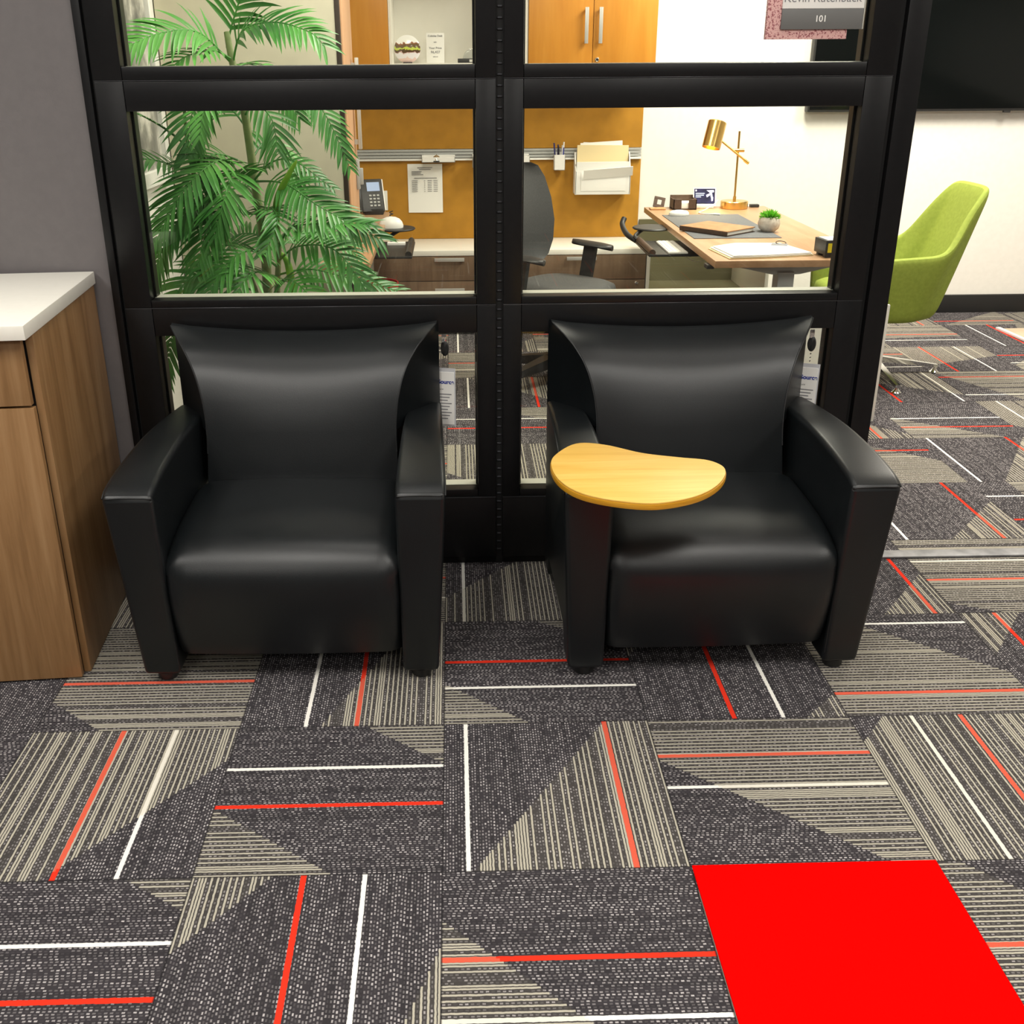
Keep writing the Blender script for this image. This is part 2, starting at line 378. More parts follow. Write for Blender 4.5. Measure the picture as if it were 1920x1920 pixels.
# ------------------------------------------------------------------ glazed partition
D0, D1 = PY, PY+.085
struct('trim_1', B((-.986, D0-.003, 0), (-.964, D1, HC), .002), FRAME, ang=20)
bm = B((-.964, D0+.02, 0), (-.955, D1, HC)); struct('trim_5', bm, GAP, ang=20)
bm = B((.1185, D0+.015, 0), (.1395, D1, HC))
z = .05
tick = bmesh.new()
while z < 2.6:
    box(tick, (.1225, D0+.0105, z), (.1355, D0+.0155, z+.0045), .0008, 1); z += .0278
sp_ = struct('trim_2', bm, GAP); obj('slot_ridges', tick, mat('dull_edge', (.035, .036, .042), .4), sp_)
struct('trim_3', B((1.211, D0-.004, 0), (1.272, D1, HC), .004), FRAME, ang=20)
bm = B((1.195, D0+.02, 0), (1.211, D1, HC)); struct('trim_6', bm, GAP, ang=20)
def panel(n, x0, x1, g0, g1, label):
    """one frame panel: solid base, three glazed bays one above the other"""
    bm = bmesh.new(); g = .0016
    box(bm, (x0, D0, .03), (x1, D1, .238-g), .0025); box(bm, (x0, D0+.02, .0), (x1, D1, .03))
    for z0, z1, a, b in ((.238, .847, .264, .765), (.847, 1.46, .870, 1.383), (1.46, 2.5, 1.495, 2.42)):
        box(bm, (x0, D0, z0+g), (g0, D1, z1-g), .0025)
        box(bm, (g1, D0, z0+g), (x1, D1, z1-g), .0025)
        box(bm, (g0+.0008, D0+.0008, z0+g), (g1-.0008, D1, a), .0025)
        box(bm, (g0+.0008, D0+.0008, b), (g1-.0008, D1, z1-g), .0025)
        # glazing stop inside the bay
        for (p, q) in (((g0, D0+.045, a), (g0+.006, D1-.004, b)), ((g1-.006, D0+.045, a), (g1, D1-.004, b))): box(bm, p, q, .001, 1)
    box(bm, (x0, D0, 2.5), (x1, D1, HC), .002)
    for z0 in (.238, .847, 1.46): box(bm, (x0, D0+.012, z0-.012), (x1, D1-.002, z0+.012))
    f = struct(n, bm, FRAME, ang=20); f['label'] = label
    for z0 in (.238, .847, 1.46): obj('glint_strip', B((x0, D0-.0012, z0-.0012), (x1, D0+.014, z0+.0012), .0006, 1), GLINT, f)  # glint along the segment edges, added as thin lighter strips
    for a, b in ((.264, .765), (.870, 1.383), (1.495, 2.42)):
        obj('pane', B((g0-.004, D0+.036, a-.004), (g1+.004, D0+.042, b+.004)), GLASS, f)
        obj('lit_ledge', B((g0+.001, D0+.043, a-.003), (g1-.001, D1+.001, a+.0012), .0005), PALEEDGE, f)  # light falling on the dark frame's inner ledge, painted as a pale strip
    return f
panel('window_1', -.955, .1185, -.879, .063, 'left black framed glass panel of the partition')
panel('window_2', .1395, 1.195, .193, 1.121, 'right black framed glass panel of the partition')

# ------------------------------------------------------------------ lounge chairs
def sm(a, b, t): t = min(max((t-a)/(b-a), 0), 1); return t*t*(3-2*t)
def lerp_tab(tab, z):
    for (a, va), (b, vb) in zip(tab, tab[1:]):
        if z <= b: return va+(vb-va)*max(0, (z-a)/(b-a))
    return tab[-1][1]
def lounge_chair(cx, label, turn):
    root = thing('lounge_chair', label, 'armchair', (cx, 2.62, 0), 'black leather lounge chairs against the partition')
    F = 2.272                                                        # world y of the arm fronts
    top = spline([(0, .004, .548), (0, .05, .566), (0, .17, .583), (0, .34, .591), (0, .52, .583), (0, .665, .57)], 5)
    prof = [(.040, .03), (.001, .535)] + [(p.y, p.z) for p in top] + [(.665, .03), (.57, .03), (.56, .10), (.155, .10), (.135, .03)]
    for s in (-1, 1):
        t = bmesh.new(); A = []; Bv = []
        for y, z in prof:
            xo = .382 + .030*min(z/.55, 1) - .026*max(0, y-.03)/.63*min(z/.55, 1); xi = .290 - .002*sm(.5, .6, z)
            A.append(t.verts.new((cx+s*xo, F+y, z))); Bv.append(t.verts.new((cx+s*xi, F+y, z)))
        t.faces.new(A); t.faces.new(Bv[::-1]); n = len(prof)
        for i in range(n): t.faces.new((A[i], Bv[i], Bv[(i+1) % n], A[(i+1) % n]))
        bmesh.ops.recalc_face_normals(t, faces=t.faces)
        bmesh.ops.bevel(t, geom=[e for e in t.edges if len(e.link_faces) == 2 and e.calc_face_angle() > .5], offset=.014, segments=4, affect='EDGES', profile=.55)
        bm = bmesh.new(); merge(bm, t)
        arm = obj('arm', bm, LEATHER, root, 50)
        pp = bmesh.new()                                             # stitched seams round the arm front and along its top
        y0, z0 = .0015, .545
        tube(pp, spline([(cx+s*.404, F+y0+.012, z0-.004), (cx+s*.398, F+y0, z0), (cx+s*.36, F+y0-.001, z0+.002), (cx+s*.302, F+y0, z0), (cx+s*.294, F+y0+.006, z0-.006)], 4), .0022, 6)
        tube(pp, [(cx+s*.2935, F+.010+.036*(1-z/.54), z) for z in (.53, .4, .25, .06)], .0018, 6)
        tube(pp, [(cx+s*(.4105-.026*max(0, p.y-.03)/.63), F+p.y, p.z-.008) for p in top[1:]], .0022, 6)
        obj('seam', pp, SEAM, arm)
        for y in (.085, .615):
            obj('glide', lathe(bmesh.new(), [(.024, 0), (.026, .004), (.026, .022), (.014, .031), (0, .031)], cx+s*.336, F+y, 20), BLACKPL, root)
    # seat: one padded box with a rounded waterfall front
    sp = spline([(0, .050, .088), (0, .034, .13), (0, .016, .21), (0, .008, .285), (0, .014, .335), (0, .040, .372), (0, .09, .396), (0, .20, .414), (0, .36, .422), (0, .415, .419), (0, .438, .404), (0, .443, .37)], 4)
    rings = []; nx = 18
    for i in range(nx+1):
        uu = -1+2*i/nx; xx = .2885*math.copysign(1-(1-abs(uu))**1.5, uu) if abs(uu) < 1 else .2885*uu
        k_ = max(0, abs(xx)/.2885); ins = .020*max(0, (k_-.86)/.14)**2.2; cr = .010*(1-k_*k_)
        ring = []
        for p in sp:
            top_ = sm(.30, .40, p.z)
            ring.append((cx+xx, F+p.y+ins*(1-top_)-cr*.8*(1-top_), p.z-ins*top_+cr*top_))
        ring += [(cx+xx, F+.50, .36-ins), (cx+xx, F+.54, .09), (cx+xx, F+.30, .086)]
        rings.append(ring)
    obj('seat', loft(bmesh.new(), rings), LEATHER, root, 50)
    # back: lumbar front between the arms, flared wings above them
    wf = [(.36, .272), (.52, .264), (.58, .265), (.62, .269), (.66, .277), (.70, .289), (.735, .306), (.765, .328), (.785, .349), (.798, .366), (.808, .379)]
    yf = [(.36, .432), (.45, .447), (.52, .460), (.58, .471), (.62, .479), (.66, .489), (.70, .503), (.735, .523), (.765, .550), (.782, .576), (.796, .604), (.807, .634)]
    zs = [.37, .41, .45, .49, .53, .545, .549, .5505, .552, .575, .60, .63, .65, .67, .69, .71, .73, .75, .765, .78, .785, .793, .801, .807]
    rings = []; nc = 16; seamL = []; seamR = []
    for z in zs:
        f = lerp_tab(wf, z); y = lerp_tab(yf, z); wb = .284 if z < .551 else .383
        f = min(f, wb-.001); yb = .682; dip = sm(.62, .82, z); r = []
        for i in range(nc+1):
            q = -1+2*i/nc
            zz = z - .026*dip*(1-q*q) + (.006*dip if abs(q) > .99 else 0)
            r.append((cx+q*f, F+y+.018*(1-q*q)*sm(.55, .8, z) - .010*(1-q*q)*(1-sm(.45, .7, z)), zz))
        seamL.append(r[0]); seamR.append(r[-1])
        for a in (.34, .67): r.append((cx+f+(wb-f)*a, F+y+(yb-y)*a, z))
        for i in range(nc+1):
            q = 1-2*i/nc; r.append((cx+q*wb, F+yb, z-.026*dip*(1-q*q)))
        for a in (.67, .34): r.append((cx-(f+(wb-f)*a), F+y+(yb-y)*a, z))
        rings.append(r)
    t = bmesh.new(); loft(t, rings, cap=False); bm = t
    n_ = nc+1; L = [tuple(p) for p in rings[-1]]; cap = bmesh.new()
    fr_ = [cap.verts.new(p) for p in L[:n_]]; mid = [cap.verts.new((Vector(L[i])*.5+Vector(L[n_+2+nc-i])*.5)+Vector((0, 0, .006))) for i in range(n_)]
    bk = [cap.verts.new(L[n_+2+nc-i]) for i in range(n_)]
    for i in range(nc): cap.faces.new((fr_[i], fr_[i+1], mid[i+1], mid[i])); cap.faces.new((mid[i], mid[i+1], bk[i+1], bk[i]))
    for sgn, i, base in ((1, nc, n_), (-1, 0, 2*n_+2)):
        e = [cap.verts.new(L[base]), cap.verts.new(L[base+1])]
        q = (fr_[i], e[0], e[1], bk[i], mid[i]) if sgn > 0 else (fr_[i], mid[i], bk[i], e[0], e[1])
        cap.faces.new(q)
    merge(bm, cap); bmesh.ops.remove_doubles(bm, verts=bm.verts, dist=.0004); bmesh.ops.recalc_face_normals(bm, faces=bm.faces)
    back = obj('backrest', bm, LEATHER, root, 44)
    for sm_ in (seamL, seamR): obj('piping', tube(bmesh.new(), spline([p for p, z in zip(sm_, zs) if z > .45 and abs(z-.5505) > .003], 3), .0024, 6), SEAM, back)
    root.rotation_euler.z = R(turn)
    return root
lounge_chair(-.437, 'black leather lounge chair with no tablet, standing beside the wooden cabinet', -.7)
CR = .659
chR = lounge_chair(CR, 'black leather lounge chair with a pale bamboo writing tablet on one arm', 1.0)
pl = spline([(.219, 2.322, 0), (.236, 2.400, 0), (.300, 2.482, 0), (.372, 2.470, 0), (.457, 2.405, 0), (.545, 2.368, 0), (.612, 2.342, 0), (.636, 2.283, 0), (.600, 2.195, 0), (.529, 2.122, 0), (.432, 2.086, 0), (.345, 2.104, 0), (.270, 2.152, 0), (.230, 2.228, 0)], 6, True)
ctr = Vector((.42, 2.28, 0))
def grow(d): return [((p.x+(p-ctr).normalized().x*d), (p.y+(p-ctr).normalized().y*d)) for p in pl]
tb = obj('tablet', prism(bmesh.new(), grow(-.002), .5945, .5985, 2, .0015), BAMBOO, chR); tb['label'] = 'pale bamboo writing tablet'
obj('tablet_edge', prism(bmesh.new(), grow(.0), .581, .5944, 2, .003), BAMBOOEDGE, tb)['label'] = 'amber bamboo edge'
bm = lathe(bmesh.new(), [(.034, .5755), (.034, .581), (0, .581)], .31, 2.38, 24); lathe(bm, [(.016, .56), (.016, .577)], .31, 2.38, 16)
obj('swivel_plate', bm, STEEL, tb)

# ------------------------------------------------------------------ hang tags behind the chairs' right shoulders
def hang_tag(x, lean, label, first='ice'):
    y = 2.968; z0 = .722
    r = thing('hang_tag', label, 'tag', (x, y, z0-.24), 'printed tags hanging from the chair backs')
    def tz(px, pz): return Matrix.Translation((x+px, y, z0+pz)) @ Matrix.Rotation(R(lean), 4, 'Z') @ Matrix.Rotation(R(90), 4, 'X')
    obj('clip', B((x-.008, y-.002, z0+.018), (x+.006, y+.002, z0+.043), .002), CHROME, r)
    bm = lathe(bmesh.new(), [(0, -.003), (.010, -.003), (.0125, 0), (.010, .003), (0, .003)], 0, 0, 24)
    bmesh.ops.transform(bm, matrix=Matrix.Translation((x+.001, y, z0)) @ Matrix.Rotation(R(lean), 4, 'Z') @ Matrix.Rotation(R(90), 4, 'X') @ Matrix.Scale(1.9, 4, (0, 1, 0)), verts=bm.verts)
    obj('reel', bm, BLACKPL, r)
    bm = bmesh.new()
    for i in range(4): lathe(bm, [(0, -.003), (.003, 0), (0, .003)], x+.001, y, 8, Matrix.Translation((0, 0, z0-.030-.011*i)))
    obj('bead_chain', bm, CHROME, r)
    bm = bmesh.new(); c = tz(-.016, -.075)
    box(bm, (-.052, -.160, -.0008), (.044, .004, .0008), .0004, 1, c)
    card = obj('card', bm, PAPER, r)
    bm = bmesh.new(); box(bm, (-.056, -.165, -.0016), (.048, .016, -.0010), .0002, 1, c)
    obj('sleeve', bm, speckle('clear_sleeve', (.55, .56, .58), (.6, .6, .62), 5, .2), r)
    d = Matrix.Translation((0, 0, .0012))
    textobj('logo', 'OfficeSource', .0175, None, BLUEINK, card, M=c @ d @ Matrix.Translation((-.002, -.032, 0)), bold=.0006)
    textobj('subtitle', 'Furniture', .008, None, INK, card, M=c @ d @ Matrix.Translation((-.004, -.051, 0)))
    bm = bmesh.new()
    for i in range(9): box(bm, (-.036, -.066-.0095*i, .001), (.036-.006*(i % 3), -.063-.0095*i, .0013), 0, 2, c)
    obj('print_lines', bm, INK, card)
    return r
hang_tag(-.034, -14, 'printed tag on a badge reel behind the chair beside the wooden cabinet')
hang_tag(1.0555, -22, 'printed tag on a badge reel behind the chair with the bamboo tablet')

# ------------------------------------------------------------------ wooden base cabinet at the left
t_ = thing('base_cabinet', 'brown walnut base cabinet with one drawer over a door, at the left edge', 'cabinet', (-1.45, 2.66, 0))
obj('body', B((-2.2, 2.392, .0), (-1.0, 2.976, .922)), BLACKTRIM, t_)
obj('side_panel', B((-1.006, 2.385, .002), (-.988, 2.976, .921), .0012), WALNUT, t_)
for xa, xb in ((-1.606, -1.0065), (-2.21, -1.61)):
    obj('drawer_front', B((xa, 2.352, .757), (xb, 2.372, .914), .0015), WALNUT, t_)
    obj('door', B((xa+.0005 if xa > -1.7 else xa, 2.352, .006), (xb+.004 if xb > -1.1 else xb, 2.372, .751), .0015), WALNUT, t_)
ct = one('countertop', 'white solid surface countertop on the walnut base cabinet', 'countertop', B((-2.24, 2.318, .9225), (-.982, 2.978, .957), .003), CREAM)

# the cabinet stands slightly askew, its back corner further from the partition than its front corner
pv = Vector((-1.0, 2.37, 0)); rz_ = Matrix.Rotation(R(4.3), 4, 'Z')
for o_c in (t_, ct):
    o_c.location = pv + rz_ @ (o_c.location - pv); o_c.rotation_euler.z = R(4.3)

# ------------------------------------------------------------------ office: back wall run
tk = thing('tackboard', 'mustard yellow fabric tackboard on the office back wall', 'tackboard', (.28, 6.46, .497))
obj('lower_panel', B((-.60, 6.452, .497), (1.128, 6.469, .955), .002), MUSTARD, tk)
obj('upper_panel', B((-.60, 6.452, 1.022), (1.128, 6.469, 1.47), .002), MUSTARD, tk)
rl = thing('accessory_rail', 'horizontal grey slotted accessory rail across the mustard tackboard', 'rail', (.28, 6.45, .956))
bm = bmesh.new()
for za, zb, d in ((.972, .986, .018), (.990, 1.004, .018), (1.008, 1.020, .020)): box(bm, (-.58, 6.452-d, za), (1.124, 6.452, zb), .001, 1)
obj('rail_body', bm, GREYMETAL, rl)
obj('rail_lip', B((-.58, 6.428, .957), (1.124, 6.452, .968), .002), WHITE, rl)

pn = thing('printed_sheet', 'white printed sheet pinned to the mustard tackboard below the rail', 'paper', (-.168, 6.45, .655))
obj('sheet', loft(bmesh.new(), [[(x, 6.448-.006*abs(math.sin((x+.27)*9)), z) for z in (.655, .75, .85, .938)]+[(x, 6.4486-.006*abs(math.sin((x+.27)*9)), z) for z in (.938, .85, .75, .655)] for x in (-.274, -.23, -.18, -.13, -.066)]), PAPER, pn)
bm = bmesh.new()
for i, (xa, xb, z) in enumerate([(-.215, -.125, .915), (-.205, -.135, .905), (-.25, -.19, .893), (-.25, -.195, .884), (-.25, -.18, .875), (-.235, -.10, .855)]): box(bm, (xa, 6.4405, z), (xb, 6.4425, z+.0035))
for i in range(7):
    for xa, xb in ((-.25, -.215), (-.175, -.17), (-.155, -.13), (-.12, -.095)): box(bm, (xa, 6.4405, .842-i*.0105), (xb, 6.4425, .8445-i*.0105))
obj('print', bm, INK, pn)
def tray(name, label, cat, xa, xb, za, zb, d):
    r = thing(name, label, cat, ((xa+xb)/2, 6.43, za)); bm = bmesh.new(); f = 6.431-d
    box(bm, (xa, f, za), (xb, 6.431, za+.004), .001, 1); box(bm, (xa, f, za), (xb, f+.004, zb), .001, 1)
    box(bm, (xa, 6.427, za), (xb, 6.431, zb+.008), .001, 1); box(bm, (xa, f, za), (xa+.004, 6.431, zb), .001, 1); box(bm, (xb-.004, f, za), (xb, 6.431, zb), .001, 1)
    obj('tray_body', bm, WHITE, r); obj('hook', B((xa+.01, 6.428, zb-.006), (xb-.01, 6.436, zb+.012), .001), GREYMETAL, r); return r
tray('rail_shelf', 'narrow white shelf hooked on the grey rail above the printed sheet', 'shelf', -.185, .012, .952, .982, .07)
be = thing('desk_bell', 'small chrome bell standing on the narrow white rail shelf', 'bell', (-.098, 6.39, .956))
obj('bell_base', lathe(bmesh.new(), [(0, .956), (.030, .956), (.030, .962), (0, .962)], -.098, 6.385), BLACKPL, be)
obj('bell_dome', lathe(bmesh.new(), [(.026, .962), (.025, .972), (.019, .984), (.008, .991), (.004, .992), (.004, .998), (0, .999)], -.098, 6.385), CHROME, be)
tray('rail_tray', 'white tray hooked on the grey rail, half hidden behind the black centre post', 'tray', .115, .452, .922, .985, .09)
cu = thing('pen_cup', 'white square pen cup hung on the grey rail', 'cup', (.632, 6.40, .90))
bm = bmesh.new()
for p, q in (((.600, 6.378, .90), (.664, 6.43, .904)), ((.600, 6.378, .90), (.664, 6.381, .988)), ((.600, 6.427, .90), (.664, 6.43, .988)), ((.600, 6.378, .90), (.603, 6.43, .988)), ((.661, 6.378, .90), (.664, 6.43, .988))): box(bm, p, q, .001, 1)
obj('cup_body', bm, WHITE, cu); obj('hook', B((.61, 6.428, .975), (.654, 6.436, 1.0)), WHITE, cu)
for i, (x, y, dx, dy, h, c_, lab) in enumerate([(.612, 6.40, -.014, 0, .148, (.02, .02, .12), 'dark blue pen in the white cup, leaning out furthest left'), (.622, 6.41, .002, .004, .138, (.03, .02, .10), 'dark pen in the white cup, just right of the leftmost pen'), (.632, 6.40, -.006, .004, .128, (.01, .01, .02), 'short black pen in the middle of the white cup'), (.643, 6.395, .005, 0, .135, (.6, .6, .62), 'pale grey pen in the white cup'), (.652, 6.41, .006, .004, .152, (.05, .06, .3), 'tall blue pen with white cap in the white cup, furthest right')]):
    pm = mat('pen_plastic', c_, .4); p = thing('pen', lab, 'pen', (x, y, .906), 'pens in the white cup')
    obj('barrel', tube(bmesh.new(), [(x, y, .906), (x+dx*.8, y+dy*.8, .906+h*.8)], .0042, 8), pm, p)
    obj('cap', tube(bmesh.new(), [(x+dx*.8, y+dy*.8, .906+h*.8), (x+dx, y+dy, .906+h)], .0046, 8), WHITE if i == 4 else pm, p)
fb = thing('file_holder', 'white wall file holder full of papers hung on the grey rail', 'file holder', (.885, 6.40, .765))
bm = bmesh.new()
box(bm, (.722, 6.33, .765), (1.05, 6.43, .771), .002); box(bm, (.722, 6.326, .765), (1.05, 6.332, .90), .002); box(bm, (.722, 6.425, .765), (1.05, 6.43, 1.0), .002)
for x in (.722, 1.045): prism(bm, [(6.326, .765), (6.43, .765), (6.43, 1.0), (6.40, 1.0), (6.326, .90)], x, x+.005, 0)
obj('holder_body', bm, WHITE, fb); obj('inset_panel', B((.755, 6.3235, .785), (1.02, 6.3265, .89), .001), PAPER, fb)
def leafsheet(name, label, cat, m, y, ang, x0, x1, z0, z1, lean, th=.0012, grp=None):
    M = Matrix.Translation(((x0+x1)/2, y, z0)) @ Matrix.Rotation(R(ang), 4, 'Y') @ Matrix.Rotation(R(-lean), 4, 'X')
    return one(name, label, cat, B((-(x1-x0)/2, 0, 0), ((x1-x0)/2, th, z1-z0), .0004, 1, M), m, grp)
leafsheet('manila_folder', 'pale yellow manila folder standing in the white file holder', 'folder', MANILA, 6.385, .6, .735, 1.04, .80, 1.04, 4, .012)
leafsheet('printed_paper', 'white paper with dark print sticking up tilted behind the manila folder', 'paper', PAPER, 6.407, -3, .77, 1.02, .79, 1.058, 2)
leafsheet('printed_paper', 'white paper tilted the other way behind the manila folder', 'paper', PAPER, 6.412, 3.2, .76, .99, .79, 1.05, 2)
leafsheet('loose_paper', 'white paper stack leaning at the front of the white file holder', 'paper', PAPER, 6.352, 0, .73, 1.045, .82, .95, -6, .008)
M = Matrix.Translation((.90, 6.317, .862)) @ Matrix.Rotation(R(-4), 4, 'Y') @ Matrix.Rotation(R(26), 4, 'X')
one('loose_paper', 'white sheet hanging out over the front lip of the file holder', 'paper', B((-.13, 0, 0), (.16, .004, .06), .001, 1, M), PAPER)

# low credenza under the tackboard
cr = thing('credenza', 'low wood grain credenza with drawers below the mustard tackboard', 'credenza', (.33, 6.24, 0))
obj('carcass', B((-.47, 6.04, .03), (1.114, 6.468, .465)), DRAWERWOOD, cr)
obj('toe_kick', B((-.46, 6.09, 0), (1.10, 6.46, .031)), BLACKTRIM, cr)
tp = obj('top', B((-.48, 6.018, .466), (1.116, 6.468, .496), .002), CREAM, cr); tp['label'] = 'cream top'
for xa, xb, hx in ((-.468, .345, -.03), (.349, 1.112, .735)):
    for za, zb, hz in ((.322, .463, .446), (.035, .318, .271)):
        d = obj('drawer', B((xa, 6.020, za), (xb, 6.040, zb), .0015), DRAWERWOOD, cr)
        bm = B((hx-.086, 5.997, hz-.010), (hx+.086, 6.003, hz+.010), .001)
        for s in (-.08, .08): box(bm, (hx+s-.004, 6.0, hz-.006), (hx+s+.004, 6.021, hz+.006))
        obj('handle', bm, STEEL, d)
obj('lock', lathe(bmesh.new(), [(.011, 0), (.011, .006), (.007, .010), (0, .010)], 0, 0, 16, Matrix.Translation((1.063, 6.021, .299)) @ Matrix.Rotation(R(90), 4, 'X')), CHROME, cr)
# open cubby unit under the desk
DZ_ = .73
ob = thing('open_shelf_unit', 'open white cubby unit under the far end of the right desk', 'shelf unit', (1.44, 6.22, 0))
obj('side_panel', B((1.118, 6.02, .0), (1.138, 6.468, .462), .001), CREAM, ob); obj('side_panel', B((1.735, 5.74, .0), (1.755, 6.468, DZ_-.0295), .001), CREAM, ob)
obj('shelf_board', B((1.138, 6.05, .20), (1.735, 6.468, .225), .001), OLIVESHADE, ob); obj('back_panel', B((1.138, 6.45, .225), (1.735, 6.468, .60)), OLIVESHADE, ob)  # shade under the desk is painted into these olive boards

# overhead cabinet
oc = thing('overhead_cabinet', 'amber wood overhead cabinet with an open white middle bay on the back wall', 'cabinet', (.285, 6.3, 1.478))
bm = bmesh.new()
box(bm, (-.556, 6.15, 1.478), (1.122, 6.466, 1.494)); box(bm, (-.556, 6.15, 1.98), (1.122, 6.466, 2.0)); box(bm, (-.556, 6.45, 1.494), (1.122, 6.466, 1.98))
for x in (-.556, -.340, .404, 1.106): box(bm, (x, 6.135, 1.478), (x+.016, 6.466, 2.0), .001, 1)
obj('carcass', bm, CREAM, oc)
d = obj('door', B((-.558, 6.128, 1.479), (-.3415, 6.148, 2.0), .0015), ORANGEWOOD, oc)
for xa, xb, hx in ((.422, .7725, .735), (.7755, 1.124, .812)):
    d = obj('door', B((xa, 6.128, 1.484), (xb, 6.148, 2.0), .0015), ORANGEWOOD, oc)
    bm = B((hx-.010, 6.102, 1.588), (hx+.010, 6.110, 1.768), .001)
    for s in (1.60, 1.756): box(bm, (hx-.005, 6.108, s-.006), (hx+.005, 6.129, s+.006))
    obj('handle', bm, STEEL, d)
obj('lock', lathe(bmesh.new(), [(.011, 0), (.011, .006), (.007, .010), (0, .010)], 0, 0, 16, Matrix.Translation((.80, 6.129, 1.507)) @ Matrix.Rotation(R(90), 4, 'X')), CHROME, oc)
so = thing('picture_plate', 'round landscape picture plate standing in the open bay of the overhead cabinet', 'plate', (-.247, 6.30, 1.494))
PLATE = mat('landscape_plate', (.6, .6, .6), .12); k = N(PLATE); tc = k.n('ShaderNodeTexCoord'); g_ = k.n('ShaderNodeSeparateXYZ'); k.put(g_.inputs[0], tc.outputs['Object'])
zz = k.math('ADD', k.math('MULTIPLY', g_.outputs[2], 6.6), k.math('MULTIPLY', k.math('SUBTRACT', k.noise(tc.outputs['Object'], 34, 4), .35), .34))
rp = k.ramp(zz, [(.08, (.75, .55, .5)), (.22, (.75, .72, .75)), (.40, (.55, .35, .33)), (.43, (.10, .06, .03)), (.50, (.12, .08, .04)), (.53, (.55, .62, .10)), (.58, (.5, .6, .12)), (.60, (.16, .10, .05)), (.72, (.30, .12, .06)), (.76, (.88, .88, .85))])
rp.node.color_ramp.interpolation = 'CONSTANT'; k.put(k.b.inputs['Base Color'], rp)
obj('plate_disc', lathe(bmesh.new(), [(0, -.011), (.060, -.008), (.073, 0), (.060, .009), (0, .012)], 0, 0, 40, Matrix.Translation((-.247, 6.30, 1.5675)) @ Matrix.Rotation(R(90), 4, 'X')), PLATE, so)
obj('foot', B((-.272, 6.285, 1.4945), (-.222, 6.315, 1.500), .001), BLACKPL, so)
cd = thing('price_card', 'small white price card standing beside the round picture plate', 'card', (-.09, 6.30, 1.494))
obj('card', B((-.140, 6.297, 1.4945), (-.040, 6.300, 1.650), .0008), PAPER, cd)
for s_, z_, q in (('Cubicles Desk', 1.630, .014), ('suite', 1.600, .009), ('Your Price', 1.567, .016), ('$6,437', 1.545, .019), ('delivered', 1.525, .007)): textobj('print', s_, q, (-.09, 6.2965, z_), INK, cd, bold=.0003)
aw = thing('crystal_award', 'clear crystal award on a black base, beside the black centre post', 'award', (.12, 6.30, 1.494))
obj('base', B((.035, 6.26, 1.4945), (.21, 6.34, 1.517), .002), BLACKPL, aw); obj('name_plate', B((.10, 6.2585, 1.499), (.18, 6.2605, 1.512)), STEEL, aw)
obj('crystal', prism(bmesh.new(), [(.062, 1.517), (.19, 1.517), (.20, 1.545), (.15, 1.572), (.10, 1.566), (.075, 1.548)], 6.28, 6.32, 1, .003), CLEAR, aw)

# tall cabinet inside the left of the office
BEIGE = speckle('beige_panel', (.56, .52, .40), (.59, .55, .42), 20, .55)
wd = thing('tall_cabinet', 'tall cabinet with a beige side and a salmon wood door edge behind the palm', 'cabinet', (-.79, 4.6, 0))
obj('side_panel', B((-1.145, 4.42, .0), (-.452, 4.44, 2.2), .001), BEIGE, wd)
obj('edge_strip', B((-.451, 4.415, .0), (-.433, 4.445, 2.2), .001), mat('dark_brown_edge', (.035, .022, .014), .5), wd)
obj('body', B((-1.145, 4.442, .0), (-.450, 4.85, 2.2)), BEIGE, wd)
dr = obj('door', B((-.449, 4.448, .05), (-.428, 4.845, 2.2), .001), wood('salmon_wood', (.55, .30, .15), (.62, .35, .19), (.68, .41, .24), (7, 7, .7)), wd)
bm = B((-.412, 4.745, 1.15), (-.398, 4.785, 1.52), .002); box(bm, (-.429, 4.755, 1.17), (-.41, 4.775, 1.19)); box(bm, (-.429, 4.755, 1.48), (-.41, 4.775, 1.50)); obj('handle', bm, STEEL, dr)
bm = B((-.427, 4.745, .98), (-.414, 4.785, 1.11), .003); box(bm, (-.415, 4.755, 1.0), (-.399, 4.775, 1.07), .003); obj('lock', bm, GREYMETAL, dr)

# television on the back wall
tv = thing('television', 'large black television mounted on the white back wall', 'television', (2.85, 6.43, 1.21))
obj('casing', B((2.085, 6.40, 1.213), (3.75, 6.455, 2.16), .006), BLACKPL, tv); obj('screen', B((2.097, 6.397, 1.228), (3.738, 6.401, 2.148), .001), TVBLACK, tv)
obj('sensor', B((3.255, 6.40, 1.203), (3.295, 6.42, 1.2135), .002), BLACKPL, tv)
# framed picture on the left wall
pc = thing('framed_picture', 'greyscale picture in a white frame on the left office wall behind the palm', 'picture', (-1.14, 3.66, 1.12))
bm = bmesh.new(); Y_0, Y_1, Z_0, Z_1 = 3.16, 4.30, 1.075, 2.02
for p, q in (((Y_0, Z_0), (Y_1, Z_0+.055)), ((Y_0, Z_1-.055), (Y_1, Z_1)), ((Y_0, Z_0+.055), (Y_0+.055, Z_1-.055)), ((Y_1-.055, Z_0+.055), (Y_1, Z_1-.055))): box(bm, (-1.149, p[0], p[1]), (-1.118, q[0], q[1]), .002, 1)
obj('frame', bm, WHITE, pc)
PIC = mat('grey_city_print', (.3, .3, .3), .35); k = N(PIC); v_ = k.coords((1, 3.2, 2.6)); k.put(k.b.inputs['Base Color'], k.ramp(k.noise(v_, 2.6, 5, .6), [(.35, (.10, .10, .10)), (.5, (.24, .235, .21)), (.65, (.62, .60, .54))]))
obj('print', B((-1.149, Y_0+.054, Z_0+.054), (-1.135, Y_1-.054, Z_1-.054)), PIC, pc)
ol = thing('wall_outlet', 'white wall outlet plate on the mustard tackboard behind the desk phone', 'outlet', (-.435, 6.45, .67))
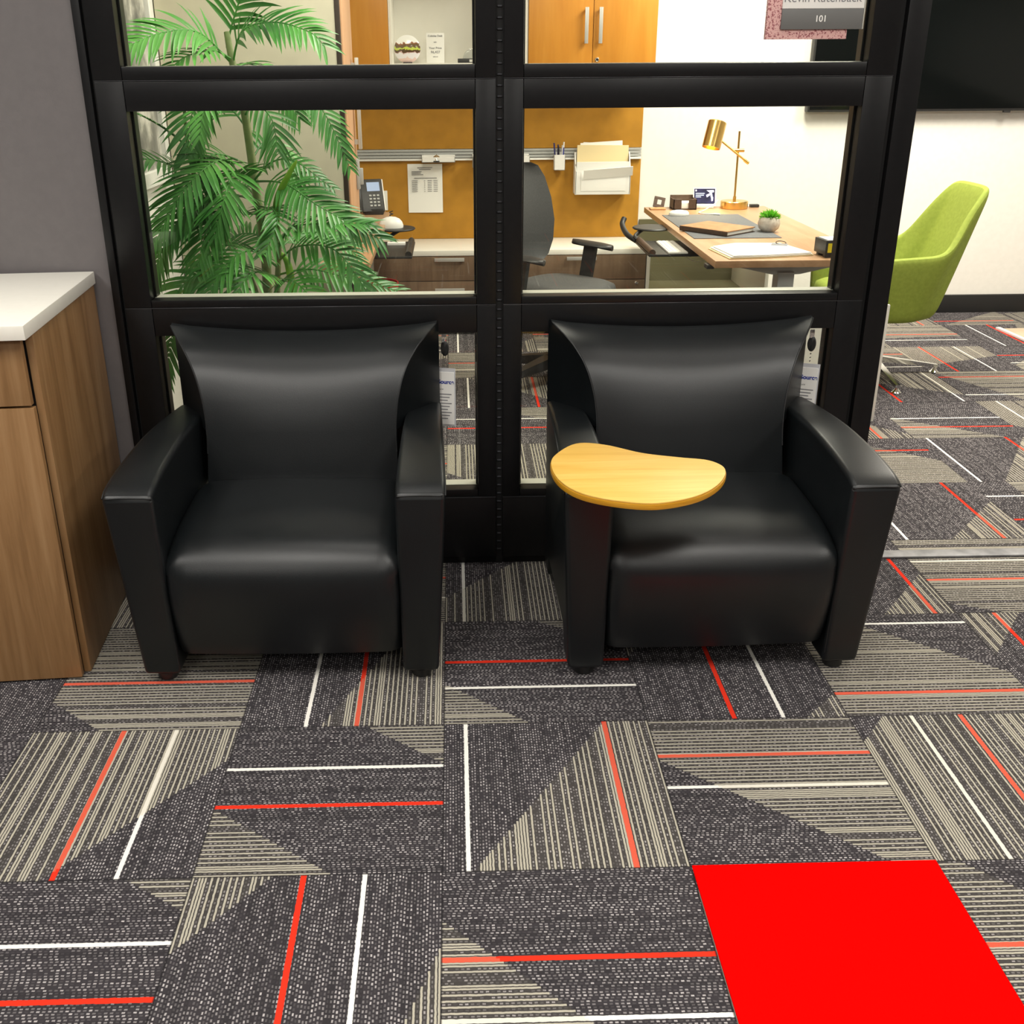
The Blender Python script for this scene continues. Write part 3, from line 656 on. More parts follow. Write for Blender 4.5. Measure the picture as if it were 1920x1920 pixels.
obj('plate', B((-.47, 6.445, .67), (-.40, 6.452, .785), .002), WHITE, ol)

# ------------------------------------------------------------------ standing desks
def desk(xa, xb, ya, yb, z, label, legs, outline=None):
    r = thing('standing_desk', label, 'desk', ((xa+xb)/2, (ya+yb)/2, 0))
    obj('tabletop', prism(bmesh.new(), outline, z-.029, z, 2, .002) if outline else B((xa, ya, z-.029), (xb, yb, z), .002), DESKWOOD, r)
    for y in legs:
        xm = (xa+xb)/2; bm = B((xm-.035, y-.04, .03), (xm+.035, y+.04, z-.075), .003)
        lg = obj('leg', bm, GREYMETAL, r)
        obj('foot', prism(bmesh.new(), [(xa+.05, 0), (xb-.05, 0), (xb-.05, .015), (xm+.06, .038), (xm-.06, .038), (xa+.05, .015)], y-.035, y+.035, 1, .003), GREYMETAL, lg)
        obj('bracket', prism(bmesh.new(), [(xa+.09, z-.030), (xb-.09, z-.030), (xb-.10, z-.045), (xm+.06, z-.085), (xm-.06, z-.085), (xa+.10, z-.045)], y-.03, y+.03, 1, .003), GREYMETAL, lg)
    obj('crossbar', B(((xa+xb)/2-.03, legs[0], z-.072), ((xa+xb)/2+.03, legs[-1] if len(legs) > 1 else yb-.28, z-.032), .003), GREYMETAL, r)
    return r
DZ = .73
d1 = desk(1.083, 1.772, 4.292, 6.012, DZ, 'light walnut standing desk on the right side of the office', (4.46,))
mp = obj('modesty_panel', B((1.12, 4.345, 0), (1.867, 4.362, .526), .001), CREAM, d1); mp['label'] = 'cream end panel under the desk'
bm = B((1.068, 4.37, DZ-.048), (1.10, 4.43, DZ-.0295), .004); obj('control_box', bm, BLACKPL, d1)
def keyboard_tray(parent, x0, x1, y0, y1, z, s):
    """s: side the tray sticks out to; a board, a wrist rest, a raised round mouse plate on a bent arm, and the slide arm"""
    t = obj('keyboard_tray', B((x0, y0, z-.012), (x1, y1, z), .004), BLACKPL, parent)
    xr = x0 if s < 0 else x1
    obj('wrist_rest', tube(bmesh.new(), [(xr-s*.018, y0+.01, z+.006), (xr-s*.018, y1-.01, z+.006)], .016, 10), DARKBROWN if s < 0 else BLACKPL, t)
    xm = x0+.03 if s < 0 else x1-.10; ym = y1+.10
    obj('mouse_plate', lathe(bmesh.new(), [(0, z+.045), (.095, z+.045), (.10, z+.050), (.095, z+.055), (0, z+.055)], xm+(.07 if s < 0 else 0), ym, 32), BLACKPL, t)
    obj('plate_arm', tube(bmesh.new(), spline([(xm, y1-.02, z), (xm-.03*1, y1+.01, z+.02), (xm+.02, ym-.02, z+.046)], 6), .010, 8), BLACKPL, t)
    obj('slide_arm', prism(bmesh.new(), [(x1-.02 if s < 0 else x0+.02, z-.01), ((x1+.16) if s < 0 else x0-.16, DZ-.03), ((x1+.16) if s < 0 else x0-.16, DZ-.045), (x1-.02 if s < 0 else x0+.02, z-.035)], (y0+y1)/2-.08, (y0+y1)/2+.08, 1, .003), BLACKPL, t)
    return t
k1 = keyboard_tray(d1, .918, 1.16, 4.90, 5.30, .655, -1)
obj('mouse_cradle', tube(bmesh.new(), spline([(.925, 5.30, .655), (.885, 5.36, .68), (.872, 5.44, .715), (.885, 5.47, .745)], 6), .014, 10), BLACKPL, k1)
kb = thing('keyboard', 'slim white keyboard on the black tray of the right desk', 'keyboard', (1.055, 5.07, .655))
obj('keyboard_base', B((1.012, 4.905, .6555), (1.104, 5.235, .664), .002), WHITE, kb)
bm = bmesh.new()
for i in range(13):
    for j in range(4): box(bm, (1.018+j*.0205, 4.912+i*.0246, .664), (1.0355+j*.0205, 4.933+i*.0246, .667), .0008, 1)
obj('keys', bm, PAPER, kb)
d2 = desk(-1.04, -.355, 4.315, 5.915, DZ, 'light walnut standing desk behind the palm on the left side', (5.2, 5.7), [(-.56, 4.315), (-.355, 4.315), (-.355, 5.915), (-1.04, 5.915), (-1.04, 5.0), (-.425, 5.0), (-.425, 4.405), (-.56, 4.405)])
keyboard_tray(d2, -.40, -.20, 4.92, 5.36, .655, 1)
ms = thing('mouse', 'white dome shaped mouse on the round plate beside the left desk', 'mouse', (-.30, 5.46, .7105))
obj('shell', loft(bmesh.new(), [[(-.325+.062*math.cos(a)*r_, 5.46+.045*math.sin(a)*r_, .7105+h) for a in [2*math.pi*q/24 for q in range(24)]] for r_, h in ((1, 0), (1.02, .012), (.92, .03), (.72, .044), (.4, .053), (.08, .056))]), WHITE, ms)
kp = thing('notepad', 'narrow white notepad on the black tray of the left desk', 'notepad', (-.30, 5.26, .655)); obj('pad', B((-.335, 5.235, .6555), (-.245, 5.275, .668), .001), PAPER, kp)
rb = thing('waste_bin', 'dark red bin under the left desk beside the credenza', 'bin', (-.40, 5.3, 0))
obj('bin_body', lathe(bmesh.new(), [(.0, .0), (.105, .0), (.13, .42), (.125, .42), (.10, .01), (0, .01)], -.43, 5.5, 28), REDFAB, rb)

# desk phone on the left desk
ph = thing('desk_phone', 'black desk phone with a lit screen standing on the left desk', 'phone', (-.44, 5.84, DZ))
Mp = Matrix.Translation((-.435, 5.80, DZ+.018)) @ Matrix.Rotation(R(14), 4, 'Z') @ Matrix.Rotation(R(62), 4, 'X')
obj('phone_body', box(bmesh.new(), (-.06, 0, -.03), (.06, .185, 0), .006, 2, Mp), BLACKPL, ph)
obj('stand', B((-.49, 5.80, DZ+.0005), (-.385, 5.89, DZ+.03), .004), BLACKPL, ph)
obj('side_trim', box(bmesh.new(), (.060, .004, -.024), (.066, .18, .003), .002, 2, Mp), WHITE, ph)
obj('screen', box(bmesh.new(), (-.025, .115, .0), (.045, .165, .0015), 0, 2, Mp), mat('phone_screen', (.2, .25, .35), .3, emit=(.26, .34, .50), estr=.7), ph)
bm = bmesh.new()
for i in range(3):
    for j in range(4): box(bm, (-.018+i*.021, .028+j*.019, 0), (-.004+i*.021, .038+j*.019, .003), .001, 1, Mp)
obj('keypad', bm, GREYMETAL, ph)
obj('handset', loft(bmesh.new(), [[tuple(Mp @ Vector((-.078+.016*math.cos(a), y, .008+d+.014*math.sin(a)))) for a in [2*math.pi*q/10 for q in range(10)]] for y, d in ((.0, -.004), (.02, 0), (.05, .014), (.09, .018), (.13, .014), (.165, 0), (.185, -.004))]), BLACKPL, ph)
obj('coiled_cord', tube(bmesh.new(), [(-.338+.009*math.cos(q*.8), 5.72+.009*math.sin(q*.8), DZ+.03-q*.0019) for q in range(14)], .0026, 5), BLACKPL, ph)

# ------------------------------------------------------------------ things on the right desk
lp = thing('desk_lamp', 'brushed gold desk lamp with a cylinder shade on the right desk', 'lamp', (1.575, 5.93, DZ))
lx, ly = 1.575, 5.93
obj('base', lathe(bmesh.new(), [(0, DZ+.0005), (.074, DZ+.0005), (.076, DZ+.003), (.076, DZ+.038), (.073, DZ+.041), (0, DZ+.042)], lx, ly, 40), GOLD, lp)
bm = tube(bmesh.new(), [(lx, ly, DZ+.04), (lx-.004, ly, 1.14)], .0058, 12); lathe(bm, [(.009, DZ+.04), (.009, DZ+.065), (0, DZ+.066)], lx, ly, 16); obj('pole', bm, GOLD, lp)
obj('joint', tube(bmesh.new(), [(lx-.032, ly, 1.04), (lx+.030, ly, 1.04)], .010, 12), GOLD, lp)
bm = tube(bmesh.new(), [(1.628, ly-.014, .975), (1.462, ly-.014, 1.098)], .0058, 10); tube(bm, [(1.632, ly-.014, .972), (1.606, ly-.014, .991)], .0085, 10); obj('arm', bm, GOLD, lp)
a_ = Vector((1.441, ly-.02, 1.192)); b_ = Vector((1.408, ly-.05, 1.058)); dv_ = (b_-a_); Ms = Matrix.Translation(a_) @ Vector((0, 0, -1)).rotation_difference(dv_).to_matrix().to_4x4(); Ls = dv_.length
obj('shade', lathe(bmesh.new(), [(.0, 0), (.046, 0), (.050, -.004), (.050, -Ls), (.047, -Ls), (.047, -.008), (0, -.006)], 0, 0, 40, Ms), GOLD, lp)
obj('bulb', lathe(bmesh.new(), [(0, -.03), (.018, -.035), (.028, -.065), (.024, -.09), (0, -.102)], 0, 0, 20, Ms), GLOW, lp)
l = bpy.data.lights.new('lamp_light', 'SPOT'); l.energy = 9; l.color = (1, .80, .50); l.spot_size = R(110); l.spot_blend = .8; l.shadow_soft_size = .03
lo = bpy.data.objects.new('lamp_light', l); C.objects.link(lo); lo.location = a_+dv_*.86; lo.rotation_euler = Vector((0, 0, -1)).rotation_difference(dv_).to_euler()
sd = thing('smart_display', 'small smart display with a dark lit screen beside the gold lamp', 'display', (1.41, 5.955, DZ))
Md = Matrix.Translation((1.408, 5.93, DZ+.012)) @ Matrix.Rotation(R(-6), 4, 'Z') @ Matrix.Rotation(R(-24), 4, 'X') @ Matrix.Rotation(R(90), 4, 'X')
obj('bezel', box(bmesh.new(), (-.064, 0, -.012), (.064, .106, 0), .004, 2, Md), WHITE, sd)
obj('foot', B((1.355, 5.925, DZ+.0005), (1.46, 5.99, DZ+.022), .006), WHITE, sd)
SCR = mat('display_screen', (.01, .01, .02), .2); k = N(SCR); tc = k.n('ShaderNodeTexCoord')
k.put(k.b.inputs['Emission Color'], k.ramp(k.noise(tc.outputs['Generated'], 2.2, 3), [(.4, (.012, .015, .05)), (.6, (.05, .045, .14))])); k.b.inputs['Emission Strength'].default_value = 1
obj('screen', box(bmesh.new(), (-.058, .014, 0), (.058, .100, .001), 0, 2, Md), SCR, sd)
LIT = mat('lit_pixels', (.3, .3, .4), .4, emit=(.62, .60, .95), estr=1.1); LIT2 = mat('lit_text', (.3, .3, .4), .4, emit=(.25, .55, .75), estr=.9)
for q in ([(.010, .09), (.05, .092), (.052, .08), (.03, .075)], [(.026, .08), (.04, .078), (.046, .05), (.036, .046)], [(.008, .064), (.03, .074), (.028, .06), (.012, .05)], [(.036, .05), (.048, .052), (.046, .03), (.038, .028)], [(-.052, .084), (-.044, .084), (-.044, .094), (-.052, .094)]): obj('screen_art', prism(bmesh.new(), q, .0012, .0016, 2, 0, 2, Md), LIT, sd)
bm = bmesh.new()
for za, w_ in ((.070, .05), (.060, .046), (.050, .03)): box(bm, (-.05, za, .0012), (-.05+w_, za+.005, .0016), 0, 2, Md)
obj('screen_text', bm, LIT2, sd)
mb = thing('memo_box', 'dark brown memo box with white slips beside the smart display', 'box', (1.28, 5.93, DZ))
bm = bmesh.new(); xa, xb, ya, yb = 1.222, 1.352, 5.875, 5.985; zt = DZ+.058
box(bm, (xa, ya, DZ+.0005), (xb, yb, DZ+.006)); box(bm, (xa, yb-.006, DZ), (xb, yb, zt+.012), .001, 1)
for x in (xa, xb-.006): box(bm, (x, ya, DZ+.0005), (x+.006, yb, zt), .001, 1)
box(bm, (xa, ya, DZ+.0005), (xa+.045, ya+.006, zt), .001, 1); box(bm, (xb-.045, ya, DZ+.0005), (xb, ya+.006, zt), .001, 1)
obj('box_body', bm, DARKBROWN, mb); one('note_slips', 'white note slips stacked in the dark brown memo box', 'paper', B((xa+.008, ya+.008, DZ+.0065), (xb-.008, yb-.008, DZ+.038), .001), PAPER)
hs_ = thing('phone_stand', 'small brown phone stand at the far left corner of the right desk', 'stand', (1.135, 5.945, DZ))
obj('stand_base', B((1.098, 5.88, DZ+.0005), (1.182, 5.945, DZ+.008), .002), wood('stand_wood', (.4, .2, .08), (.48, .26, .11), (.55, .32, .15)), hs_)
M = Matrix.Translation((1.152, 5.945, DZ+.006)) @ Matrix.Rotation(R(-20), 4, 'X') @ Matrix.Rotation(R(12), 4, 'Y'); bm = bmesh.new()
for p, q in (((-.032, 0, 0), (.03, .008, .018)), ((-.032, 0, .046), (.03, .008, .06)), ((-.032, 0, .018), (-.012, .008, .046)), ((.012, 0, .018), (.03, .008, .046))): box(bm, p, q, .001, 1, M)
obj('stand_rest', bm, DARKBROWN, hs_)
mu = thing('mouse', 'small white mouse at the back corner of the slate desk mat', 'mouse', (1.205, 5.64, DZ+.003))
obj('shell', loft(bmesh.new(), [[(1.205+.055*math.cos(a)*r_, 5.64+.032*math.sin(a)*r_, DZ+.0035+h) for a in [2*math.pi*q/24 for q in range(24)]] for r_, h in ((.96, 0), (1, .006), (.95, .016), (.75, .024), (.3, .028))]), WHITE, mu)
one('desk_mat', 'slate grey desk mat on the right desk', 'mat', B((1.12, 4.87, DZ+.0004), (1.532, 5.67, DZ+.003), .001), MATGREY)
bk = thing('portfolio', 'tan leather portfolio lying on the slate desk mat', 'portfolio', (1.277, 5.08, DZ+.003))
Mb = Matrix.Translation((1.277, 5.08, DZ+.0035)) @ Matrix.Rotation(R(40), 4, 'Z')
obj('cover', box(bmesh.new(), (-.112, -.140, .019), (.112, .140, .024), .002, 2, Mb), TAN, bk); obj('back_cover', box(bmesh.new(), (-.112, -.140, 0), (.112, .140, .004), .0015, 2, Mb), DARKBROWN, bk)
obj('pages', box(bmesh.new(), (-.105, -.134, .004), (.107, .132, .019), .001, 1, Mb), PAPER, bk); obj('spine', box(bmesh.new(), (-.114, -.140, .002), (-.108, .140, .022), .002, 2, Mb), DARKBROWN, bk)
pp_ = thing('potted_plant', 'small bright green plant in a round stone pot on the right desk', 'plant', (1.528, 5.10, DZ))
px_, py_ = 1.522, 5.06
obj('pot', lathe(bmesh.new(), [(0, DZ+.0035), (.030, DZ+.0035), (.047, DZ+.018), (.053, DZ+.038), (.049, DZ+.062), (.040, DZ+.072), (.036, DZ+.070), (.036, DZ+.062), (0, DZ+.062)], px_, py_, 36), STONE, pp_)
bm = bmesh.new()
for q in range(260):
    th = random.uniform(0, 6.28); ph_ = math.acos(random.uniform(.12, 1)); d = Vector((math.sin(ph_)*math.cos(th), math.sin(ph_)*math.sin(th), math.cos(ph_)*.8))
    a = Vector((px_, py_, DZ+.062))+d*.008; b = a+d*random.uniform(.042, .056); s = d.orthogonal().normalized()*.004; s = Matrix.Rotation(random.uniform(0, 6), 3, d) @ s
    bm.faces.new([bm.verts.new(x) for x in (a-s*.5, a+s*.5, (a*.4+b*.6)+s, b, (a*.4+b*.6)-s)])
obj('foliage', bm, GRASS, pp_)
ns = thing('paper_stack', 'spread of white printed plans at the near end of the right desk', 'papers', (1.32, 4.50, DZ))
for q, (z, s, ox) in enumerate(((0.001, 1, 0), (.006, .985, .006), (.011, .96, .012))):
    pg = [(1.120+ox, 4.585), (1.15+ox, 4.327), (1.33, 4.345), (1.525, 4.392), (1.462, 4.652), (1.242+ox, 4.665)]
    cx_, cy_ = 1.33, 4.5
    obj('sheet', prism(bmesh.new(), [(cx_+(x-cx_)*s, cy_+(y-cy_)*s) for x, y in pg], DZ+z, DZ+z+.0035, 2), PAPER if q else MANILA, ns)
M = Matrix.Translation((1.44, 4.60, DZ+.0150)) @ Matrix.Rotation(R(-20), 4, 'Z'); obj('printed_square', box(bmesh.new(), (-.035, -.028, 0), (.035, .028, .0006), 0, 2, M), INK, ns)
bm = bmesh.new()
for q in range(5): box(bm, (1.20+.012*q, 4.46-.02*(q % 3), DZ+.0148), (1.235+.013*q, 4.463-.02*(q % 3), DZ+.0152))
obj('print', bm, INK, ns)
kr = thing('key_ring', 'thin metal ring lying on the printed plans', 'ring', (1.45, 4.62, DZ+.016)); obj('ring', tube(bmesh.new(), [(1.455+.022*math.cos(a), 4.63+.022*math.sin(a), DZ+.018+.004*math.sin(a)) for a in [2*math.pi*q/24 for q in range(24)]], .0018, 6, True), BLACKPL, kr)
bx = thing('desk_box', 'small black box with a yellow sticker at the near edge of the right desk', 'box', (1.63, 4.40, DZ))
Mx = Matrix.Translation((1.553, 4.335, DZ)) @ Matrix.Rotation(R(6), 4, 'Z')
obj('case', box(bmesh.new(), (0, 0, .012), (.15, .11, .072), .003, 2, Mx), BLACKPL, bx); obj('top_sheet', box(bmesh.new(), (.012, .008, .0722), (.14, .10, .0732), 0, 2, Mx), PAPER, bx)
obj('sticker', box(bmesh.new(), (.010, -.0012, .022), (.085, .0, .060), 0, 2, Mx), YELLOW, bx)
for x in (.004, .118):
    for y in (.004, .07): obj('foot', box(bmesh.new(), (x, y, .0005), (x+.026, y+.022, .013), .002, 2, Mx), BLACKPL, bx)
ca = thing('charging_cable', 'white cable looping from the smart display across the right desk', 'cable', (1.40, 5.75, DZ))
obj('cord', tube(bmesh.new(), spline([(1.475, 5.90, DZ+.05), (1.44, 5.86, DZ+.028), (1.37, 5.80, DZ+.004), (1.335, 5.74, DZ+.004), (1.35, 5.69, DZ+.004), (1.40, 5.645, DZ+.0065)], 8), .0028, 8), WHITE, ca)
obj('plug', tube(bmesh.new(), [(1.395, 5.648, DZ+.0075), (1.425, 5.632, DZ+.0075)], .0042, 8), WHITE, ca)
pa = thing('power_adapter', 'small black plug adapter behind the gold lamp base', 'adapter', (1.70, 5.96, DZ)); obj('adapter_body', B((1.675, 5.95, DZ+.0005), (1.725, 5.985, DZ+.016), .003), BLACKPL, pa)
cc = thing('hanging_cable', 'thin pale cable drooping under the right desk', 'cable', (1.33, 5.6, .5)); obj('cord', tube(bmesh.new(), spline([(1.25, 5.62, .52), (1.30, 5.60, .495), (1.36, 5.6, .51), (1.385, 5.6, .60), (1.39, 5.6, .688), (1.40, 5.6, .60), (1.425, 5.6, .51)], 6), .0025, 6), WHITE, cc)

# ------------------------------------------------------------------ task chair
tc_ = thing('task_chair', 'dark mesh back task chair at the right desk, half behind the centre post', 'office chair', (.50, 5.02, 0))
FC = Matrix.Translation((.50, 5.02, 0)) @ Matrix.Rotation(R(-134), 4, 'Z')      # local +y is the way the chair faces
bm = bmesh.new(); rings = []
for z, w_, y, in ((.565, .18, -.235), (.59, .225, -.240), (.66, .250, -.232), (.76, .250, -.226), (.87, .232, -.236), (.97, .205, -.258), (1.025, .168, -.272), (1.042, .12, -.277)):
    rings.append([tuple(FC @ Vector((w_*q, y+.045*(1-q*q)*-1, z))) for q in (-1, -.75, -.5, -.25, 0, .25, .5, .75, 1)]+[tuple(FC @ Vector((w_*q, y+.045*(1-q*q)*-1-.018, z))) for q in (1, .75, .5, .25, 0, -.25, -.5, -.75, -1)])
bk_ = obj('backrest', loft(bm, rings), MESH, tc_, 50)
obj('back_spine', loft(bmesh.new(), [[tuple(FC @ Vector((x, y, z))) for x, y in ((-.03, a), (.03, a), (.03, a-.03), (-.03, a-.03))] for z, a in ((.42, -.18), (.50, -.26), (.62, -.305), (.80, -.295), (.90, -.30))]), BLACKPL, bk_)
rings = []
for z, s in ((.445, .86), (.455, .96), (.475, 1), (.495, .97), (.508, .85), (.512, .5)):
    rings.append([tuple(FC @ Vector((.24*s*math.copysign(abs(math.cos(a))**.6, math.cos(a)), .02+.235*s*math.copysign(abs(math.sin(a))**.6, math.sin(a)), z))) for a in [2*math.pi*q/28 for q in range(28)]])
obj('seat', loft(bmesh.new(), rings), MESH, tc_, 60)
for s in (-1, 1):
    a = obj('armrest', loft(bmesh.new(), [[tuple(FC @ Vector((s*.265+.046*k_*math.cos(q), y, .655+dz+.013*math.sin(q)))) for q in [2*math.pi*i/12 for i in range(12)]] for y, k_, dz in ((-.115, .2, .004), (-.10, .7, .004), (-.04, 1, .002), (.05, 1, 0), (.11, .8, -.004), (.128, .25, -.008))]), BLACKPL, tc_, 60)
    obj('arm_post', loft(bmesh.new(), [[tuple(FC @ Vector((s*.262+x, y+yy, z))) for x, yy in ((-.012, -.035), (.012, -.035), (.012, .035), (-.012, .035))] for z, y in ((.43, -.035), (.52, -.02), (.646, .0))]), BLACKPL, a)
obj('column', lathe(bmesh.new(), [(.03, .08), (.03, .28), (.022, .28), (.022, .45)], .50, 5.02, 20), BLACKPL, tc_)
for q in range(5):
    th = R(217+72*q); d = Vector((math.cos(th), math.sin(th), 0)); s = Vector((-d.y, d.x, 0)); c0 = Vector((.50, 5.02, 0))
    lg = obj('base_leg', loft(bmesh.new(), [[tuple(c0+d*r_+s*w_*sx+Vector((0, 0, z+h*sz))) for sx, sz in ((-1, -1), (1, -1), (1, 1), (-1, 1))] for r_, w_, z, h in ((.02, .035, .12, .03), (.16, .026, .10, .022), (.31, .018, .078, .014))]), BLACKPL, tc_)
    bm = bmesh.new(); M = Matrix.Translation(c0+d*.305+Vector((0, 0, .0305))) @ Matrix.Rotation(th+math.pi/2, 4, 'Z') @ Matrix.Rotation(R(90), 4, 'Y')
    for o__ in (-.014, .014): lathe(bm, [(0, -.008), (.026, -.008), (.030, -.004), (.030, .004), (.026, .008), (0, .008)], 0, 0, 20, M @ Matrix.Translation((0, 0, o__)))
    obj('caster', bm, BLACKPL, lg)

# ------------------------------------------------------------------ green guest chair
gc = thing('guest_chair', 'lime green high back guest chair on a chrome star base at the right', 'chair', (2.10, 5.10, 0))
NU = 15
def shell_pt(u, v):
    """u: -1 near arm front .. 0 middle of back .. 1 far arm front; v: 0 seat bottom .. 1 rim"""
    au = abs(u); s = -1 if u < 0 else 1
    # bottom outline (rounded) and rim outline
    if au < .34: a = au/.34; bx_, by_ = 2.322, .215*a
    else:
        a = (au-.34)/.66; bx_, by_ = 2.322-.46*a, .215+.045*sm(0, .3, a)
    if au < .34: a = au/.34; tx, ty = 2.535-.01*a*a, .190*a; tz = .945-.010*a**4
    elif au < .56:
        a = (au-.34)/.22; q = sm(0, 1, a); tx, ty, tz = 2.525-.215*a**.85, .190+.100*q, .935-.284*q**.9
    else:
        a = (au-.56)/.44; tx, ty, tz = 2.310-.46*a, .290-.005*a, .651-.030*a
    bz = .298; k_ = v**.9
    x = bx_+(tx-bx_)*k_; y = by_+(ty-by_)*min(1, v*1.35)**.7; z = bz+(tz-bz)*v
    return Vector((x, 5.10+s*y, z))
us = [-1+2*i/(NU*2-2) for i in range(NU*2-1)]; nv = 6
bm = bmesh.new(); G = [[bm.verts.new(shell_pt(u, v/nv)) for v in range(nv+1)] for u in us]
for a, b in zip(G, G[1:]):
    for i in range(nv): bm.faces.new((a[i], b[i], b[i+1], a[i+1]))
mid_ = len(us)//2
for i in range(mid_): bm.faces.new((G[i][0], G[i+1][0], G[len(us)-2-i][0], G[len(us)-1-i][0])) if i < mid_-1 else bm.faces.new((G[i][0], G[i+1][0], G[len(us)-1-i][0]))
bmesh.ops.recalc_face_normals(bm, faces=bm.faces)
bmesh.ops.solidify(bm, geom=bm.faces[:], thickness=.038)
sh = obj('shell', bm, LIME, gc, 60)
md = sh.modifiers.new('smooth', 'SUBSURF'); md.levels = md.render_levels = 2
rings = []
for z, s in ((.358, .95), (.43, 1), (.455, .97), (.470, .85), (.476, .5)):
    rings.append([(2.06+.235*s*math.copysign(abs(math.cos(a))**.5, math.cos(a)), 5.10+.205*s*math.copysign(abs(math.sin(a))**.5, math.sin(a)), z) for a in [2*math.pi*q/32 for q in range(32)]])
obj('seat_cushion', loft(bmesh.new(), rings), LIME, gc, 60)
obj('column', lathe(bmesh.new(), [(.028, .06), (.028, .32)], 2.13, 5.10, 20), CHROME, gc)
c0 = Vector((2.13, 5.10, 0))
for q in range(4):
    th = R(-89+90*q); d = Vector((math.cos(th), math.sin(th), 0)); s = Vector((-d.y, d.x, 0))
    lg = obj('base_leg', loft(bmesh.new(), [[tuple(c0+d*r_+s*w_*sx+Vector((0, 0, z+h*sz))) for sx, sz in ((-1, -1), (1, -1), (1, 1), (-1, 1))] for r_, w_, z, h in ((.015, .018, .085, .014), (.18, .015, .062, .011), (.352, .012, .036, .008))]), CHROME, gc)
    obj('glide', lathe(bmesh.new(), [(0, 0), (.022, 0), (.024, .006), (.016, .012), (.006, .028), (0, .028)], c0.x+d.x*.342, c0.y+d.y*.342, 16), CHROME, lg)

# ------------------------------------------------------------------ palm
FRONDS=[
([(-0.742,3.780,1.502),(-0.826,3.700,1.595),(-0.923,3.600,1.591),(-1.021,3.500,1.544)],0.17),
([(-0.738,3.780,1.499),(-0.687,3.740,1.600),(-0.569,3.680,1.623),(-0.451,3.600,1.592),(-0.409,3.580,1.557)],0.15),
([(-0.757,3.800,1.549),(-0.721,3.800,1.647),(-0.654,3.780,1.757),(-0.517,3.700,1.797)],0.16),
([(-0.740,3.760,1.516),(-0.782,3.700,1.540),(-0.856,3.600,1.519),(-0.927,3.550,1.454)],0.11),
([(-0.899,3.700,1.241),(-0.958,3.600,1.315),(-1.023,3.500,1.364),(-1.079,3.450,1.356)],0.05),
([(-0.896,3.700,1.146),(-0.955,3.600,1.198),(-1.025,3.520,1.218),(-1.074,3.500,1.200)],0.12),
([(-0.739,3.780,1.415),(-0.801,3.700,1.434),(-0.855,3.620,1.347),(-0.873,3.580,1.225)],0.14),
([(-0.736,3.740,1.140),(-0.769,3.600,1.205),(-0.856,3.450,1.137),(-0.966,3.400,0.969)],0.17),
([(-0.706,3.740,1.104),(-0.718,3.550,1.172),(-0.735,3.420,1.098),(-0.767,3.400,0.993)],0.17),
([(-0.715,3.740,1.014),(-0.799,3.550,1.074),(-0.904,3.450,1.020),(-0.989,3.400,0.858)],0.15),
([(-0.707,3.760,1.296),(-0.777,3.850,1.353),(-0.869,3.950,1.305),(-0.933,4.000,1.173)],0.14),
([(-0.707,3.760,1.339),(-0.660,3.720,1.374),(-0.604,3.680,1.325),(-0.591,3.660,1.233)],0.13),
([(-0.687,3.780,1.398),(-0.517,3.750,1.431),(-0.430,3.720,1.339),(-0.356,3.700,1.172)],0.1),
([(-0.689,3.740,1.129),(-0.619,3.700,1.189),(-0.533,3.660,1.193),(-0.409,3.600,1.113)],0.07),
([(-0.690,3.740,1.122),(-0.567,3.620,1.125),(-0.440,3.500,1.064),(-0.243,3.420,0.971)],0.14),
([(-0.607,3.620,0.912),(-0.549,3.550,0.989),(-0.441,3.480,1.012),(-0.278,3.420,1.018)],0.13),
([(-0.611,3.620,0.867),(-0.528,3.560,0.927),(-0.394,3.480,0.924),(-0.286,3.420,0.790)],0.13),
([(-0.613,3.620,0.821),(-0.503,3.600,0.842),(-0.370,3.550,0.822),(-0.202,3.500,0.785)],0.12),
([(-0.616,3.620,0.848),(-0.680,3.500,0.924),(-0.756,3.420,0.886),(-0.820,3.380,0.773)],0.15),
([(-0.619,3.620,0.811),(-0.659,3.450,0.862),(-0.702,3.380,0.824),(-0.725,3.360,0.723)],0.13),
([(-0.653,3.640,0.771),(-0.759,3.600,0.854),(-0.897,3.550,0.828),(-1.007,3.500,0.712)],0.15),
([(-0.620,3.620,0.793),(-0.554,3.500,0.825),(-0.484,3.420,0.787),(-0.452,3.400,0.692)],0.12),
([(-0.670,3.660,0.729),(-0.852,3.750,0.789),(-1.008,3.800,0.703),(-1.097,3.800,0.420)],0.13),
([(-0.680,3.740,0.977),(-0.627,3.620,1.047),(-0.583,3.500,1.019),(-0.618,3.450,0.932)],0.12),
([(-0.748,3.760,1.192),(-0.807,3.660,1.218),(-0.849,3.580,1.157),(-0.873,3.550,1.041)],0.15),
([(-0.696,3.740,1.050),(-0.737,3.600,1.085),(-0.809,3.480,0.998),(-0.848,3.440,0.884)],0.15),
([(-0.698,3.760,1.191),(-0.657,3.850,1.246),(-0.594,3.900,1.179),(-0.568,3.920,1.046)],0.11),
([(-0.691,3.740,1.068),(-0.764,3.850,1.102),(-0.887,3.950,1.045),(-1.013,4.000,0.904)],0.14),
([(-0.613,3.620,0.885),(-0.704,3.750,0.939),(-0.822,3.850,0.905),(-0.906,3.900,0.761)],0.13),
([(-0.611,3.620,0.903),(-0.553,3.750,0.937),(-0.446,3.800,0.928),(-0.355,3.820,0.848)],0.12),
([(-0.714,3.770,1.381),(-0.740,3.600,1.404),(-0.782,3.500,1.375),(-0.796,3.450,1.291)],0.11),
([(-0.733,3.780,1.482),(-0.699,3.900,1.499),(-0.619,3.950,1.446),(-0.552,3.950,1.321)],0.12)]
